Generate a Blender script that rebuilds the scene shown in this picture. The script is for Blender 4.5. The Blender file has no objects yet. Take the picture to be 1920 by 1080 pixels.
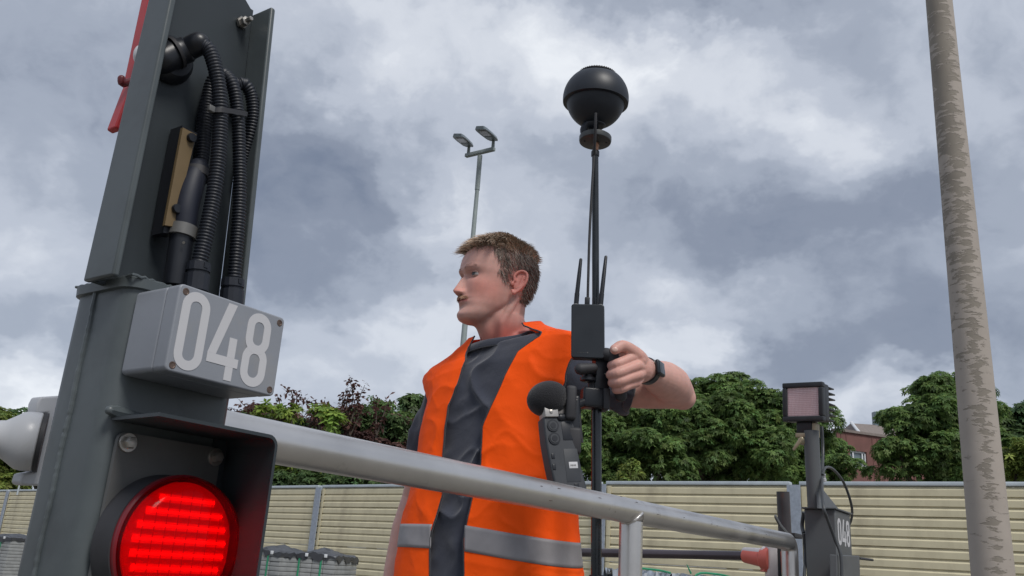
import bpy, math, random
import numpy as np
from mathutils import Vector, Matrix
rnd = random.Random(7); RNG = np.random.default_rng(7)
SC = bpy.context.scene; COL = SC.collection
R = math.radians
# ------------------------------------------------------------------ camera, sky, sun, exposure
FPX = 1620.0; ROLL = R(3.75); PITCH = R(17.8)
F_ = np.array([0, math.cos(PITCH), math.sin(PITCH)]); R0 = np.array([1., 0, 0]); U0 = np.cross(R0, F_)
R_ = R0*math.cos(ROLL)+U0*math.sin(ROLL); U_ = -R0*math.sin(ROLL)+U0*math.cos(ROLL)
CAM = np.array([0, 0, 1.0])
cd = bpy.data.cameras.new('camera'); cam = bpy.data.objects.new('camera', cd); COL.objects.link(cam)
cd.sensor_width = 36; cd.lens = 36*FPX/1920; cd.clip_start = .05; cd.clip_end = 4000
m = Matrix(((R_[0], U_[0], -F_[0], 0), (R_[1], U_[1], -F_[1], 0), (R_[2], U_[2], -F_[2], 1.0), (0, 0, 0, 1)))
cam.matrix_world = m; SC.camera = cam
SUN_EL, SUN_AZ = 52, 150     # degrees, azimuth clockwise from the view direction
SC.view_settings.view_transform = 'Standard'; SC.view_settings.look = 'None'
SC.view_settings.exposure = 0.78; SC.view_settings.gamma = 1; SC.view_settings.use_curve_mapping = False

def ray(px, py): return F_+R_*((px-960)/FPX)-U_*((py-540)/FPX)
def at(px, py, Y):
    d = ray(px, py); return CAM+d*(Y/d[1])
MA = np.array([math.sin(R(34.7)), math.cos(R(34.7)), 0]); MBv = np.array([-math.cos(R(34.7)), math.sin(R(34.7)), 0])
def mf(a, b, z): return MA*a+MBv*b+np.array([0, 0, z])      # the machine's own axes: along the rail, across it, up

sun = bpy.data.lights.new('sun', 'SUN'); sun.energy = 1.5; sun.angle = R(18); sun.color = (1, .96, .9)
so = bpy.data.objects.new('sun', sun); COL.objects.link(so)
sd = Vector((math.sin(R(SUN_AZ))*math.cos(R(SUN_EL)), math.cos(R(SUN_AZ))*math.cos(R(SUN_EL)), math.sin(R(SUN_EL))))
so.rotation_euler = sd.to_track_quat('Z', 'Y').to_euler()

def build_world():
    w = bpy.data.worlds.new('World'); SC.world = w; w.use_nodes = True
    nt = w.node_tree; nt.nodes.clear(); N = nt.nodes.new; L = nt.links.new
    def M(op, a, b=None, c=None):
        n = N('ShaderNodeMath'); n.operation = op
        for i, v in enumerate((a, b, c)):
            if v is None: continue
            if isinstance(v, (int, float)): n.inputs[i].default_value = v
            else: L(v, n.inputs[i])
        return n.outputs[0]
    tc = N('ShaderNodeTexCoord'); g = tc.outputs['Generated']
    sx = N('ShaderNodeSeparateXYZ'); L(g, sx.inputs[0])
    az = M('ARCTAN2', sx.outputs[0], sx.outputs[1]); el = M('ARCSINE', sx.outputs[2])
    # cloud plane coordinates for the noise: flatter towards the horizon
    def noise(vec, scale, detail, rough=.55, dist=0., out='Fac'):
        n = N('ShaderNodeTexNoise'); n.inputs['Scale'].default_value = scale; n.inputs['Detail'].default_value = detail
        n.inputs['Roughness'].default_value = rough; n.inputs['Distortion'].default_value = dist
        L(vec, n.inputs['Vector']); return n.outputs[out]
    cb = N('ShaderNodeCombineXYZ'); L(az, cb.inputs[0]); L(M('MULTIPLY', el, 1.45), cb.inputs[1])
    wn = noise(cb.outputs[0], 5.5, 5, .55, out='Color')
    vm = N('ShaderNodeVectorMath'); vm.operation = 'SUBTRACT'; L(wn, vm.inputs[0]); vm.inputs[1].default_value = (.5, .5, .5)
    vs = N('ShaderNodeVectorMath'); vs.operation = 'MULTIPLY_ADD'; L(vm.outputs[0], vs.inputs[0]); vs.inputs[1].default_value = (.24, .17, 0)
    cb2 = N('ShaderNodeCombineXYZ'); L(az, cb2.inputs[0]); L(el, cb2.inputs[1]); L(cb2.outputs[0], vs.inputs[2])
    wc = vs.outputs[0]
    wn2 = noise(cb.outputs[0], 17, 4, .6, out='Color')
    vm2 = N('ShaderNodeVectorMath'); vm2.operation = 'SUBTRACT'; L(wn2, vm2.inputs[0]); vm2.inputs[1].default_value = (.5, .5, .5)
    vs2 = N('ShaderNodeVectorMath'); vs2.operation = 'MULTIPLY_ADD'; L(vm2.outputs[0], vs2.inputs[0]); vs2.inputs[1].default_value = (.085, .06, 0); L(wc, vs2.inputs[2])
    wc = vs2.outputs[0]
    lobes = [  # px, py, rx, ry (pixels of the photo), turn, amount: the cloud masses and the gaps between them
        (1000, 100, 560, 190, 0, .36), (1290, 210, 330, 180, 0, .22), (640, 110, 200, 150, 0, .10), (860, 360, 260, 110, -20, .20),
        (1060, 450, 320, 120, 0, .14), (1250, 650, 190, 70, 8, .52), (1545, 300, 110, 130, 30, .34), (1640, 745, 150, 80, 0, .36),
        (90, 745, 220, 80, 0, .38), (50, 480, 190, 120, 0, .22), (690, 610, 300, 130, -15, .24), (1390, 560, 230, 90, 5, .22),
        (1240, 560, 180, 60, 0, .14), (820, 640, 200, 90, 0, .16), (1760, 230, 220, 160, 0, .10), (560, 720, 300, 60, 0, .18),
        (540, 190, 190, 190, 25, -.26), (60, 70, 380, 200, 0, -.16), (180, 240, 200, 130, 0, -.12), (650, 300, 210, 130, 15, -.30), (545, 425, 280, 190, -10, -.34),
        (570, 520, 260, 110, 0, -.28), (1350, 300, 280, 130, -12, -.26), (1230, 400, 330, 110, 0, -.22), (1620, 400, 290, 170, 10, -.34),
        (1700, 615, 420, 130, 0, -.36), (1650, 310, 180, 120, 0, -.24), (1210, -30, 520, 90, 0, -.34), (150, 610, 330, 130, 0, -.16),
        (1000, 640, 160, 60, 0, -.12), (740, 330, 160, 90, 0, -.10), (1460, 710, 200, 60, 0, -.10), (1880, 330, 200, 200, 0, -.06), (350, 300, 200, 200, 0, -.1)]
    cb2b = vs.outputs[0]; acc = None
    for px, py, rx, ry, turn, amt in lobes:
        d = ray(px, py); d = d/np.linalg.norm(d)
        a0 = math.atan2(d[0], d[1]); e0 = math.asin(d[2])
        mp = N('ShaderNodeMapping'); mp.vector_type = 'TEXTURE'
        mp.inputs['Location'].default_value = (a0, e0, 0); mp.inputs['Rotation'].default_value = (0, 0, R(turn-4))
        mp.inputs['Scale'].default_value = (rx/FPX*1.05/max(.6, math.cos(e0)), ry/FPX, 1); L(wc, mp.inputs['Vector'])
        gr = N('ShaderNodeTexGradient'); gr.gradient_type = 'SPHERICAL'; L(mp.outputs[0], gr.inputs[0])
        f = M('SMOOTH_MIN', gr.outputs['Fac'], .75, .4); amt = amt*(.86 if amt < 0 else 1)
        acc = M('MULTIPLY_ADD', f, amt*1.15, acc if acc is not None else .0)
    n1 = noise(cb.outputs[0], 3.4, 7, .55, .4); n2 = noise(cb.outputs[0], 10, 6, .58, .5)
    v = M('ADD', M('ADD', acc, .50), M('MULTIPLY', M('SUBTRACT', n1, .5), .55))
    v = M('ADD', v, M('MULTIPLY', M('SUBTRACT', n2, .5), .26))
    n3 = noise(cb2b, 6.2, 6, .5, .25); bil = M('SUBTRACT', .42, M('MULTIPLY', M('ABSOLUTE', M('SUBTRACT', n3, .5)), 4.2))
    v = M('ADD', v, M('MULTIPLY', bil, .19))
    # paler air low down
    hz = M('MULTIPLY', M('POWER', M('MAXIMUM', M('SUBTRACT', 1.0, M('MULTIPLY', M('ABSOLUTE', el), 3.2)), 0.0), 2.0), .12)
    v = M('ADD', v, hz)
    cr = N('ShaderNodeValToRGB'); L(v, cr.inputs[0]); e = cr.color_ramp; e.interpolation = 'EASE'
    e.elements[0].position = 0.0; e.elements[0].color = (.165, .20, .275, 1)
    e.elements[1].position = 1.02; e.elements[1].color = (.80, .83, .875, 1)
    for p, c in ((.24, (.235, .270, .345, 1)), (.44, (.345, .385, .465, 1)), (.64, (.475, .515, .595, 1)), (.84, (.63, .665, .73, 1))):
        q = e.elements.new(p); q.color = c
    sky = N('ShaderNodeTexSky'); sky.sky_type = 'NISHITA'; sky.sun_disc = False
    sky.sun_elevation = R(SUN_EL); sky.sun_rotation = R(SUN_AZ)
    sc = N('ShaderNodeVectorMath'); sc.operation = 'SCALE'; L(cr.outputs[0], sc.inputs[0]); sc.inputs['Scale'].default_value = 6.3
    mx = N('ShaderNodeMix'); mx.data_type = 'RGBA'; mx.inputs['Factor'].default_value = .95
    L(sky.outputs[0], mx.inputs['A']); L(sc.outputs[0], mx.inputs['B'])
    bg = N('ShaderNodeBackground'); bg.inputs['Strength'].default_value = .1; L(mx.outputs['Result'], bg.inputs['Color'])
    out = N('ShaderNodeOutputWorld'); L(bg.outputs[0], out.inputs[0])
build_world()

# ------------------------------------------------------------------ materials
MATS = {}
def mat(name, col, rough=.6, metal=0., var=.12, vscale=12., bump=.0, bscale=60., attr=None, spec=.5, dirt=None, dscale=6., dthr=(.55, .7), stretch=None, emis=None, estr=0, sheen=0, coat=0, trans=0, ior=1.45, col2=None, aniso_bump=None):
    if name in MATS: return MATS[name]
    m = bpy.data.materials.new(name); m.use_nodes = True; nt = m.node_tree; N = nt.nodes.new; L = nt.links.new
    b = nt.nodes['Principled BSDF']; b.inputs['Roughness'].default_value = rough; b.inputs['Metallic'].default_value = metal
    b.inputs['Specular IOR Level'].default_value = spec; b.inputs['IOR'].default_value = ior
    if sheen: b.inputs['Sheen Weight'].default_value = sheen
    if coat: b.inputs['Coat Weight'].default_value = coat; b.inputs['Coat Roughness'].default_value = .15
    if trans: b.inputs['Transmission Weight'].default_value = trans
    tc = N('ShaderNodeTexCoord'); vec = tc.outputs['Object']
    if stretch:
        mp = N('ShaderNodeMapping'); mp.inputs['Scale'].default_value = stretch; L(vec, mp.inputs[0]); vec = mp.outputs[0]
    n = N('ShaderNodeTexNoise'); n.inputs['Scale'].default_value = vscale; n.inputs['Detail'].default_value = 6; L(vec, n.inputs['Vector'])
    mx = N('ShaderNodeMix'); mx.data_type = 'RGBA'
    c = np.array(col[:3]); lo = c*(1-var); hi = np.minimum(c*(1+var), 1)
    if col2 is not None: hi = np.array(col2)
    mx.inputs['A'].default_value = (*lo, 1); mx.inputs['B'].default_value = (*hi, 1); 
    mr = N('ShaderNodeMapRange'); mr.inputs['From Min'].default_value = .3; mr.inputs['From Max'].default_value = .7
    L(n.outputs['Fac'], mr.inputs['Value']); L(mr.outputs[0], mx.inputs['Factor']); colout = mx.outputs['Result']
    if attr:
        a = N('ShaderNodeAttribute'); a.attribute_name = attr
        ml = N('ShaderNodeMix'); ml.data_type = 'RGBA'; ml.blend_type = 'MULTIPLY'; ml.inputs['Factor'].default_value = 1
        L(colout, ml.inputs['A']); L(a.outputs['Color'], ml.inputs['B']); colout = ml.outputs['Result']
    if dirt is not None:
        n3 = N('ShaderNodeTexNoise'); n3.inputs['Scale'].default_value = dscale; n3.inputs['Detail'].default_value = 8; n3.inputs['Roughness'].default_value = .65; L(vec, n3.inputs['Vector'])
        r3 = N('ShaderNodeMapRange'); r3.inputs['From Min'].default_value = dthr[0]; r3.inputs['From Max'].default_value = dthr[1]; L(n3.outputs['Fac'], r3.inputs['Value'])
        m3 = N('ShaderNodeMix'); m3.data_type = 'RGBA'; m3.inputs['B'].default_value = (*dirt, 1); L(r3.outputs[0], m3.inputs['Factor']); L(colout, m3.inputs['A']); colout = m3.outputs['Result']
    L(colout, b.inputs['Base Color'])
    rr = N('ShaderNodeMapRange'); rr.inputs['To Min'].default_value = max(0, rough-.07); rr.inputs['To Max'].default_value = min(1, rough+.09); L(n.outputs['Fac'], rr.inputs['Value']); L(rr.outputs[0], b.inputs['Roughness'])
    if bump:
        n2 = N('ShaderNodeTexNoise'); n2.inputs['Scale'].default_value = bscale; n2.inputs['Detail'].default_value = 4; L(vec, n2.inputs['Vector'])
        bp = N('ShaderNodeBump'); bp.inputs['Strength'].default_value = bump; bp.inputs['Distance'].default_value = .002; L(n2.outputs['Fac'], bp.inputs['Height']); L(bp.outputs[0], b.inputs['Normal'])
    if emis is not None: b.inputs['Emission Color'].default_value = (*emis, 1); b.inputs['Emission Strength'].default_value = estr
    MATS[name] = m; return m

def leafmat(name, col, trans=.35):
    m = bpy.data.materials.new(name); m.use_nodes = True; nt = m.node_tree; N = nt.nodes.new; L = nt.links.new; nt.nodes.clear()
    a = N('ShaderNodeAttribute'); a.attribute_name = 'tint'
    ml = N('ShaderNodeMix'); ml.data_type = 'RGBA'; ml.blend_type = 'MULTIPLY'; ml.inputs['Factor'].default_value = 1; ml.inputs['A'].default_value = (*col, 1); L(a.outputs['Color'], ml.inputs['B'])
    d = N('ShaderNodeBsdfPrincipled'); d.inputs['Roughness'].default_value = .55; L(ml.outputs['Result'], d.inputs['Base Color']); d.inputs['Specular IOR Level'].default_value = .3
    t = N('ShaderNodeBsdfTranslucent'); L(ml.outputs['Result'], t.inputs[0]); mx = N('ShaderNodeMixShader'); mx.inputs[0].default_value = trans; L(d.outputs[0], mx.inputs[1]); L(t.outputs[0], mx.inputs[2])
    o = N('ShaderNodeOutputMaterial'); L(mx.outputs[0], o.inputs[0]); return m

# ------------------------------------------------------------------ object helpers
def put(o, parent=None, **props):
    COL.objects.link(o)
    if parent is not None: o.parent = parent
    for k, v in props.items():
        if v is not None: o[k] = v
    return o
def world_loc(o):
    v = np.zeros(3)
    while o is not None: v += np.array(o.location); o = o.parent
    return v
def thing(name, label, cat, loc, group=None):
    o = bpy.data.objects.new(name, None); o.location = tuple(loc); o.empty_display_size = .05
    return put(o, None, label=label, category=cat, group=group)
def mesh(name, verts, faces, material, parent=None, smooth=True, tint=None, loc=None, sharp=None, **props):
    """verts in world coordinates; the object's origin is its parent's (or loc)."""
    org = world_loc(parent) if parent is not None else (np.array(loc) if loc is not None else np.zeros(3))
    v = np.asarray(verts, dtype=float)-org
    me = bpy.data.meshes.new(name); me.from_pydata(v.tolist(), [], [tuple(int(i) for i in f) for f in faces]); me.update()
    o = bpy.data.objects.new(name, me); me.materials.append(material)
    if smooth:
        me.polygons.foreach_set('use_smooth', [True]*len(me.polygons))
        me.set_sharp_from_angle(angle=R(sharp if sharp else 38))
    if tint is not None:
        a = me.color_attributes.new('tint', 'FLOAT_COLOR', 'POINT'); t = np.ones((len(v), 4)); t[:, :3] = tint; a.data.foreach_set('color', t.ravel())
    if parent is None and loc is not None: o.location = tuple(loc)
    return put(o, parent, **props)

class G:
    """collects shapes of ONE part"""
    def __init__(s): s.v = []; s.f = []; s.n = 0
    def add(s, v, f):
        v = np.asarray(v, float); s.v.append(v); s.f += [tuple(i+s.n for i in q) for q in f]; s.n += len(v); return s
    def out(s, name, material, parent=None, **k): return mesh(name, np.vstack(s.v), s.f, material, parent, **k)
    # box from local frame: origin o, axes ex,ey,ez (unit), ranges, with bevel c
    def box(s, x0, x1, y0, y1, z0, z1, fr=None, c=0.):
        if c <= 0:
            v = [(x, y, z) for z in (z0, z1) for y in (y0, y1) for x in (x0, x1)]
            f = [(0, 2, 3, 1), (4, 5, 7, 6), (0, 1, 5, 4), (2, 6, 7, 3), (0, 4, 6, 2), (1, 3, 7, 5)]
        else:
            import bmesh
            bm = bmesh.new(); bmesh.ops.create_cube(bm, size=1)
            for q in bm.verts: q.co = (x0+(q.co.x+.5)*(x1-x0), y0+(q.co.y+.5)*(y1-y0), z0+(q.co.z+.5)*(z1-z0))
            bmesh.ops.bevel(bm, geom=bm.edges[:], offset=c, segments=3, affect='EDGES', profile=.5)
            bm.verts.index_update(); v = [tuple(q.co) for q in bm.verts]; f = [tuple(q.index for q in p.verts) for p in bm.faces]; bm.free()
        v = np.array(v)
        if fr is not None: v = np.array([fr(*q) for q in v])
        return s.add(v, f)
    def prism(s, poly, d0, d1, fr):
        """poly of (u,w), extruded along third axis from d0 to d1; fr(u, d, w) -> world"""
        n = len(poly); v = [fr(u, d0, w) for u, w in poly]+[fr(u, d1, w) for u, w in poly]
        f = [tuple(range(n)), tuple(range(2*n-1, n-1, -1))]+[(i, i+n, (i+1) % n+n, (i+1) % n) for i in range(n)]
        return s.add(v, f)
    def tube(s, pts, rad, seg=12, cap=True, rnd_end=False, up=None, flat=None):
        v, f = tube(pts, rad, seg, cap, rnd_end, up, flat); return s.add(v, f)
    def lathe(s, o, axis, prof, seg=32):
        """prof: list of (r, h) along axis"""
        o = np.array(o, float); ax = np.array(axis, float); ax /= np.linalg.norm(ax)
        t = np.cross(ax, [0, 0, 1.]) if abs(ax[2]) < .9 else np.cross(ax, [1., 0, 0]); t /= np.linalg.norm(t); b = np.cross(ax, t)
        v = []; f = []
        for r, h in prof:
            for k in range(seg):
                an = 2*math.pi*k/seg; v.append(o+ax*h+(t*math.cos(an)+b*math.sin(an))*max(r, 1e-5))
        for j in range(len(prof)-1):
            for k in range(seg): f.append((j*seg+k, j*seg+(k+1) % seg, (j+1)*seg+(k+1) % seg, (j+1)*seg+k))
        f.append(tuple(range(seg-1, -1, -1))); f.append(tuple((len(prof)-1)*seg+k for k in range(seg)))
        return s.add(v, f)
    def ball(s, c, r, seg=20, rings=12, fr=None):
        r = np.array(r if hasattr(r, '__len__') else (r, r, r), float); c = np.array(c, float); v = []; f = []
        for j in range(rings+1):
            th = math.pi*j/rings
            for k in range(seg):
                an = 2*math.pi*k/seg; q = np.array([math.sin(th)*math.cos(an), math.sin(th)*math.sin(an), math.cos(th)])*r
                if fr is not None: q = fr[0]*q[0]+fr[1]*q[1]+fr[2]*q[2]
                v.append(c+q)
        for j in range(rings):
            for k in range(seg): f.append((j*seg+k, (j+1)*seg+k, (j+1)*seg+(k+1) % seg, j*seg+(k+1) % seg))
        return s.add(v, f)

def spline(pts, n=8):
    p = np.array(pts, float)
    if len(p) < 3: return np.array([p[0]+(p[1]-p[0])*t for t in np.linspace(0, 1, n+1)])
    q = np.vstack([2*p[0]-p[1], p, 2*p[-1]-p[-2]]); out = []
    for i in range(1, len(q)-2):
        for t in np.linspace(0, 1, n, endpoint=False):
            a, b, c, d = q[i-1], q[i], q[i+1], q[i+2]
            out.append(.5*((2*b)+(-a+c)*t+(2*a-5*b+4*c-d)*t*t+(-a+3*b-3*c+d)*t**3))
    out.append(p[-1]); return np.array(out)
def resample(p, step):
    d = np.r_[0, np.cumsum(np.linalg.norm(np.diff(p, axis=0), axis=1))]; n = max(2, int(d[-1]/step)+1); t = np.linspace(0, d[-1], n)
    return np.stack([np.interp(t, d, p[:, i]) for i in range(p.shape[1])], 1)
def tube(pts, rad, seg=12, cap=True, rnd_end=False, up=None, flat=None):
    p = np.array(pts, float); n = len(p); r = np.full(n, float(rad)) if np.isscalar(rad) else np.array(rad, float)
    if rnd_end:
        def capp(a, b, ra):
            d = (a-b)/max(np.linalg.norm(a-b), 1e-9); P = []; Q = []
            for k in (80, 60, 40, 20): P.append(a+d*ra*math.sin(R(k))); Q.append(ra*math.cos(R(k)))
            return P, Q
        P0, Q0 = capp(p[0], p[1], r[0]); P1, Q1 = capp(p[-1], p[-2], r[-1])
        p = np.vstack([P0, p, P1[::-1]]); r = np.r_[Q0, r, Q1[::-1]]; n = len(p)
    T = np.gradient(p, axis=0); T /= np.maximum(np.linalg.norm(T, axis=1), 1e-9)[:, None]
    u = np.array(up if up is not None else ([0, 0, 1.] if abs(T[0][2]) < .9 else [1., 0, 0])); v = []; 
    u = u-T[0]*(u@T[0]); u /= np.linalg.norm(u)
    fl = 1. if flat is None else flat
    for i in range(n):
        u = u-T[i]*(u@T[i]); u /= np.linalg.norm(u); w = np.cross(T[i], u)
        for k in range(seg):
            a = 2*math.pi*k/seg; v.append(p[i]+(u*math.cos(a)+w*math.sin(a)*fl)*r[i])
    f = [(i*seg+k, i*seg+(k+1) % seg, (i+1)*seg+(k+1) % seg, (i+1)*seg+k) for i in range(n-1) for k in range(seg)]
    if cap: f += [tuple(range(seg-1, -1, -1)), tuple((n-1)*seg+k for k in range(seg))]
    return v, f

# numpy value noise
_P = RNG.random((64, 64, 64))
def vnoise(x, y, z):
    xi, yi, zi = (np.floor(c).astype(int) for c in (x, y, z)); fx, fy, fz = x-xi, y-yi, z-zi
    fx, fy, fz = (c*c*(3-2*c) for c in (fx, fy, fz)); r = 0
    for a in (0, 1):
        for b in (0, 1):
            for c in (0, 1):
                r = r+_P[(xi+a) % 64, (yi+b) % 64, (zi+c) % 64]*(fx if a else 1-fx)*(fy if b else 1-fy)*(fz if c else 1-fz)
    return r-.5
def fbm(x, y, z, o=3):
    r = 0; a = 1
    for i in range(o): r = r+a*vnoise(x, y, z); x, y, z = x*2.03+5, y*2.03+9, z*2.03+2; a *= .5
    return r
def gs(x, s): return np.exp(-(x/s)**2)

# ================================================================== THE SETTING
m_ground = mat('gravel_ground', (.16, .15, .13), .95, var=.3, vscale=3, bump=.8, bscale=30, dirt=(.09, .085, .08), dscale=.6)
S = 1500
mesh('ground', [(-S, -S, 0), (S, -S, 0), (S, S, 0), (-S, S, 0)], [(0, 1, 2, 3)], m_ground, kind='structure')

# ---------------------------------------------------------------- noise barrier
FS = .85
def seg_dir(azd): return np.array([math.sin(R(azd)), math.cos(R(azd)), 0])
m_board = mat('cream_board', (.64, .58, .40), .5, var=.07, vscale=2.5, bump=.05, bscale=8, dirt=(.44, .39, .27), dscale=2.2, dthr=(.48, .8), stretch=(1, 1, .45))
m_galv = mat('galvanised_steel', (.34, .38, .44), .5, metal=.25, var=.14, vscale=25, dirt=(.27, .30, .35), dscale=9)
m_cap = mat('cap_rail_steel', (.50, .55, .58), .4, metal=.35, var=.1, vscale=4)
fence = thing('noise_barrier_fence', 'long cream ribbed noise barrier between galvanised steel posts', 'fence', (1.768*FS, 15.0*FS, 0))
J = np.array([1.768*FS, 15.0*FS, 0]); TOP = 1+1.428*FS
PIT = .1370*FS; BH = PIT*3
def board_verts(L):
    """one ribbed cassette: three raised bands with grooves, thickness 8 cm; local x along wall, y = outwards to the camera (negative), z up"""
    pr = []
    for k in range(3):
        z = k*PIT; pr += [(-.0, z), (-.0, z+.002), (-.024, z+.006), (-.026, z+PIT*.66), (-.022, z+PIT*.72), (-.004, z+PIT*.90), (-.0, z+PIT*.96)]
    pr.append((0., BH-.0035)); pr += [(.07, BH-.0035), (.07, 0)]
    v = [(x, y, z) for x in (0, L) for y, z in pr]; n = len(pr)
    f = [(i, (i+1) % n, (i+1) % n+n, i+n) for i in range(n)]+[tuple(range(n-1, -1, -1)), tuple(range(n, 2*n))]
    return v, f
def wall(start, azd, lengths, sgn):
    """sgn -1: goes from start towards the far left along azd; +1: the opposite way"""
    u = seg_dir(azd)*(-sgn); p = np.array(start); out = np.array([u[1], -u[0], 0])
    if out[1] > 0: out = -out
    rx = u if sgn > 0 else -u
    # local frame: x along wall to the right, y away from camera, z up
    xr = rx/np.linalg.norm(rx); yb = -out; meshes = {}
    for k, Lg in enumerate(lengths):
        q = p+u*Lg; left = p if sgn > 0 else q
        key = round(Lg, 3)
        nb = int(math.ceil(TOP/BH))
        if key not in meshes:
            v, f = board_verts(Lg-.08); me = bpy.data.meshes.new('board'); me.from_pydata(v, [], f); me.materials.append(m_board); meshes[key] = me
        for j in range(nb):
            o = bpy.data.objects.new('board', meshes[key]); o.parent = fence
            o.matrix_basis = Matrix(((xr[0], yb[0], 0, 0), (xr[1], yb[1], 0, 0), (0, 0, 1, 0), (0, 0, 0, 1)))
            o.location = Vector(left+xr*.04+np.array([0, 0, TOP-.02-(j+1)*BH]))-Vector(fence.location)
            COL.objects.link(o)
        # cap rail
        g = G(); a = left+xr*.06; fr = lambda x, y, z: a+xr*x+yb*y+np.array([0, 0, z])
        g.box(0, Lg-.12, -.035, .09, TOP-.014, TOP+.035, fr, c=.008); g.out('cap_rail', m_cap, fence)
        # little return strip beside the post, one piece per board
        for j in range(nb-1):
            g = G(); g.box(.085, .15, -.034, -.0285, TOP-.03-(j+1)*BH+.008, TOP-.03-j*BH, lambda x, y, z: left+xr*x+yb*y+np.array([0, 0, z])); g.out('end_strip', m_board, fence, smooth=False)
        p = q
def h_post(pt, azd):
    u = seg_dir(azd); out = np.array([-u[1], u[0], 0]); out = out if out[1] > 0 else -out
    fr = lambda x, y, z: np.array(pt)+u*x+out*y+np.array([0, 0, z])
    g = G(); w = .085
    g.box(-w, w, -.075, -.06, 0, TOP-.012, fr, c=.002); g.box(-.008, .008, -.06, .085, 0, TOP-.02, fr); g.box(-w, w, .085, .10, 0, TOP-.02, fr)
    g.out('post', m_galv, fence, smooth=False)
def up_to(px, py, p, azd):
    d = ray(px, py); u = seg_dir(azd); n = np.array([u[1], -u[0], 0]); t = (p-CAM)@n/(d@n); q = CAM+d*t; return abs((q-p)[:2]@u[:2])
AL, AR = -48.6, -55.45
l1 = up_to(601, 930, J, AL)/2; l2 = (up_to(12, 950, J, AL)-2*l1)/5
r1 = up_to(1492, 950, J, AR)
wall(J, AL, [l1, l1]+[l2]*8, -1)
wall(J, AR, [r1, r1*1.02, r1, r1, r1], 1)
pos = 0
h_post(J, AR)
for L_ in [l1, l1]+[l2]*8: pos += L_; h_post(J+seg_dir(AL)*pos, AL)
pos = 0
for L_ in [r1, r1*1.02, r1, r1, r1]: pos += L_; h_post(J-seg_dir(AR)*pos, AR)
# small antenna-like pin on the far barrier
g = G(); b0 = at(34, 920, 26.3); g.tube([b0+[0, 0, -.12], b0+[0, 0, .22]], [.03, .018], 8); g.ball(b0+[0, 0, .24], .035, 10, 6); g.out('finial', m_cap, fence)

# ---------------------------------------------------------------- trees
m_bark = mat('bark', (.09, .075, .06), .9, var=.3, vscale=8, bump=.8, bscale=20)
m_leafg = leafmat('leaf_green', (.135, .215, .066), .5)
m_leafd = leafmat('leaf_dark_green', (.085, .14, .052), .45)
m_leafy = leafmat('leaf_yellow_green', (.17, .22, .05), .4)
m_leafp = leafmat('leaf_purple', (.115, .058, .050), .35)
m_leafb = leafmat('leaf_bright_green', (.22, .31, .06), .45)
def leaf_quads(C, nrm, size, nleaf, rng, droop=.5, aspect=.42):
    """palmate clusters: C (n,3) centres, nrm (n,3) outward; each nleaf leaflets hanging from the centre"""
    n = len(C); nrm = nrm/np.linalg.norm(nrm, axis=1)[:, None]
    nr = nrm*.8+rng.normal(0, .38, (n, 3)); nr[:, 2] += .75; nr /= np.linalg.norm(nr, axis=1)[:, None]
    t = np.cross(nr, rng.normal(0, 1, (n, 3))); t /= np.linalg.norm(t, axis=1)[:, None]; b = np.cross(nr, t)
    V = []; Fc = []; sz = size*rng.uniform(.7, 1.25, n)
    for k in range(nleaf):
        an = 2*math.pi*(k+rng.uniform(-.25, .25, n))/nleaf; d = t*np.cos(an)[:, None]+b*np.sin(an)[:, None]
        sd_ = np.cross(nr, d); ln = (sz*rng.uniform(.75, 1.15, n))[:, None]
        dn = np.array([0, 0, -1.])*droop
        base = C; mid = C+d*ln*.55+dn*ln*.12; tip = C+d*ln+dn*ln*.55
        V.append(np.stack([base, mid+sd_*ln*aspect*.5, tip, mid-sd_*ln*aspect*.5], 1))
    V = np.stack(V, 1).reshape(-1, 3)   # (n, nleaf, 4, 3)
    nf = n*nleaf; Fc = np.arange(nf*4).reshape(nf, 4)
    return V, Fc
def fast_mesh(name, V, Fq, material, parent, tint, **props):
    org = world_loc(parent) if parent is not None else np.zeros(3)
    me = bpy.data.meshes.new(name); nv, nf = len(V), len(Fq)
    me.vertices.add(nv); me.vertices.foreach_set('co', (V-org).astype(np.float32).ravel())
    me.loops.add(nf*4); me.loops.foreach_set('vertex_index', Fq.astype(np.int32).ravel())
    me.polygons.add(nf); me.polygons.foreach_set('loop_start', np.arange(0, nf*4, 4, dtype=np.int32)); me.polygons.foreach_set('loop_total', np.full(nf, 4, dtype=np.int32))
    me.update(calc_edges=True); me.validate()
    a = me.color_attributes.new('tint', 'FLOAT_COLOR', 'POINT'); t = np.ones((nv, 4)); t[:, :3] = tint; a.data.foreach_set('color', t.astype(np.float32).ravel())
    me.materials.append(material); o = bpy.data.objects.new(name, me); return put(o, parent, **props)
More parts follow.
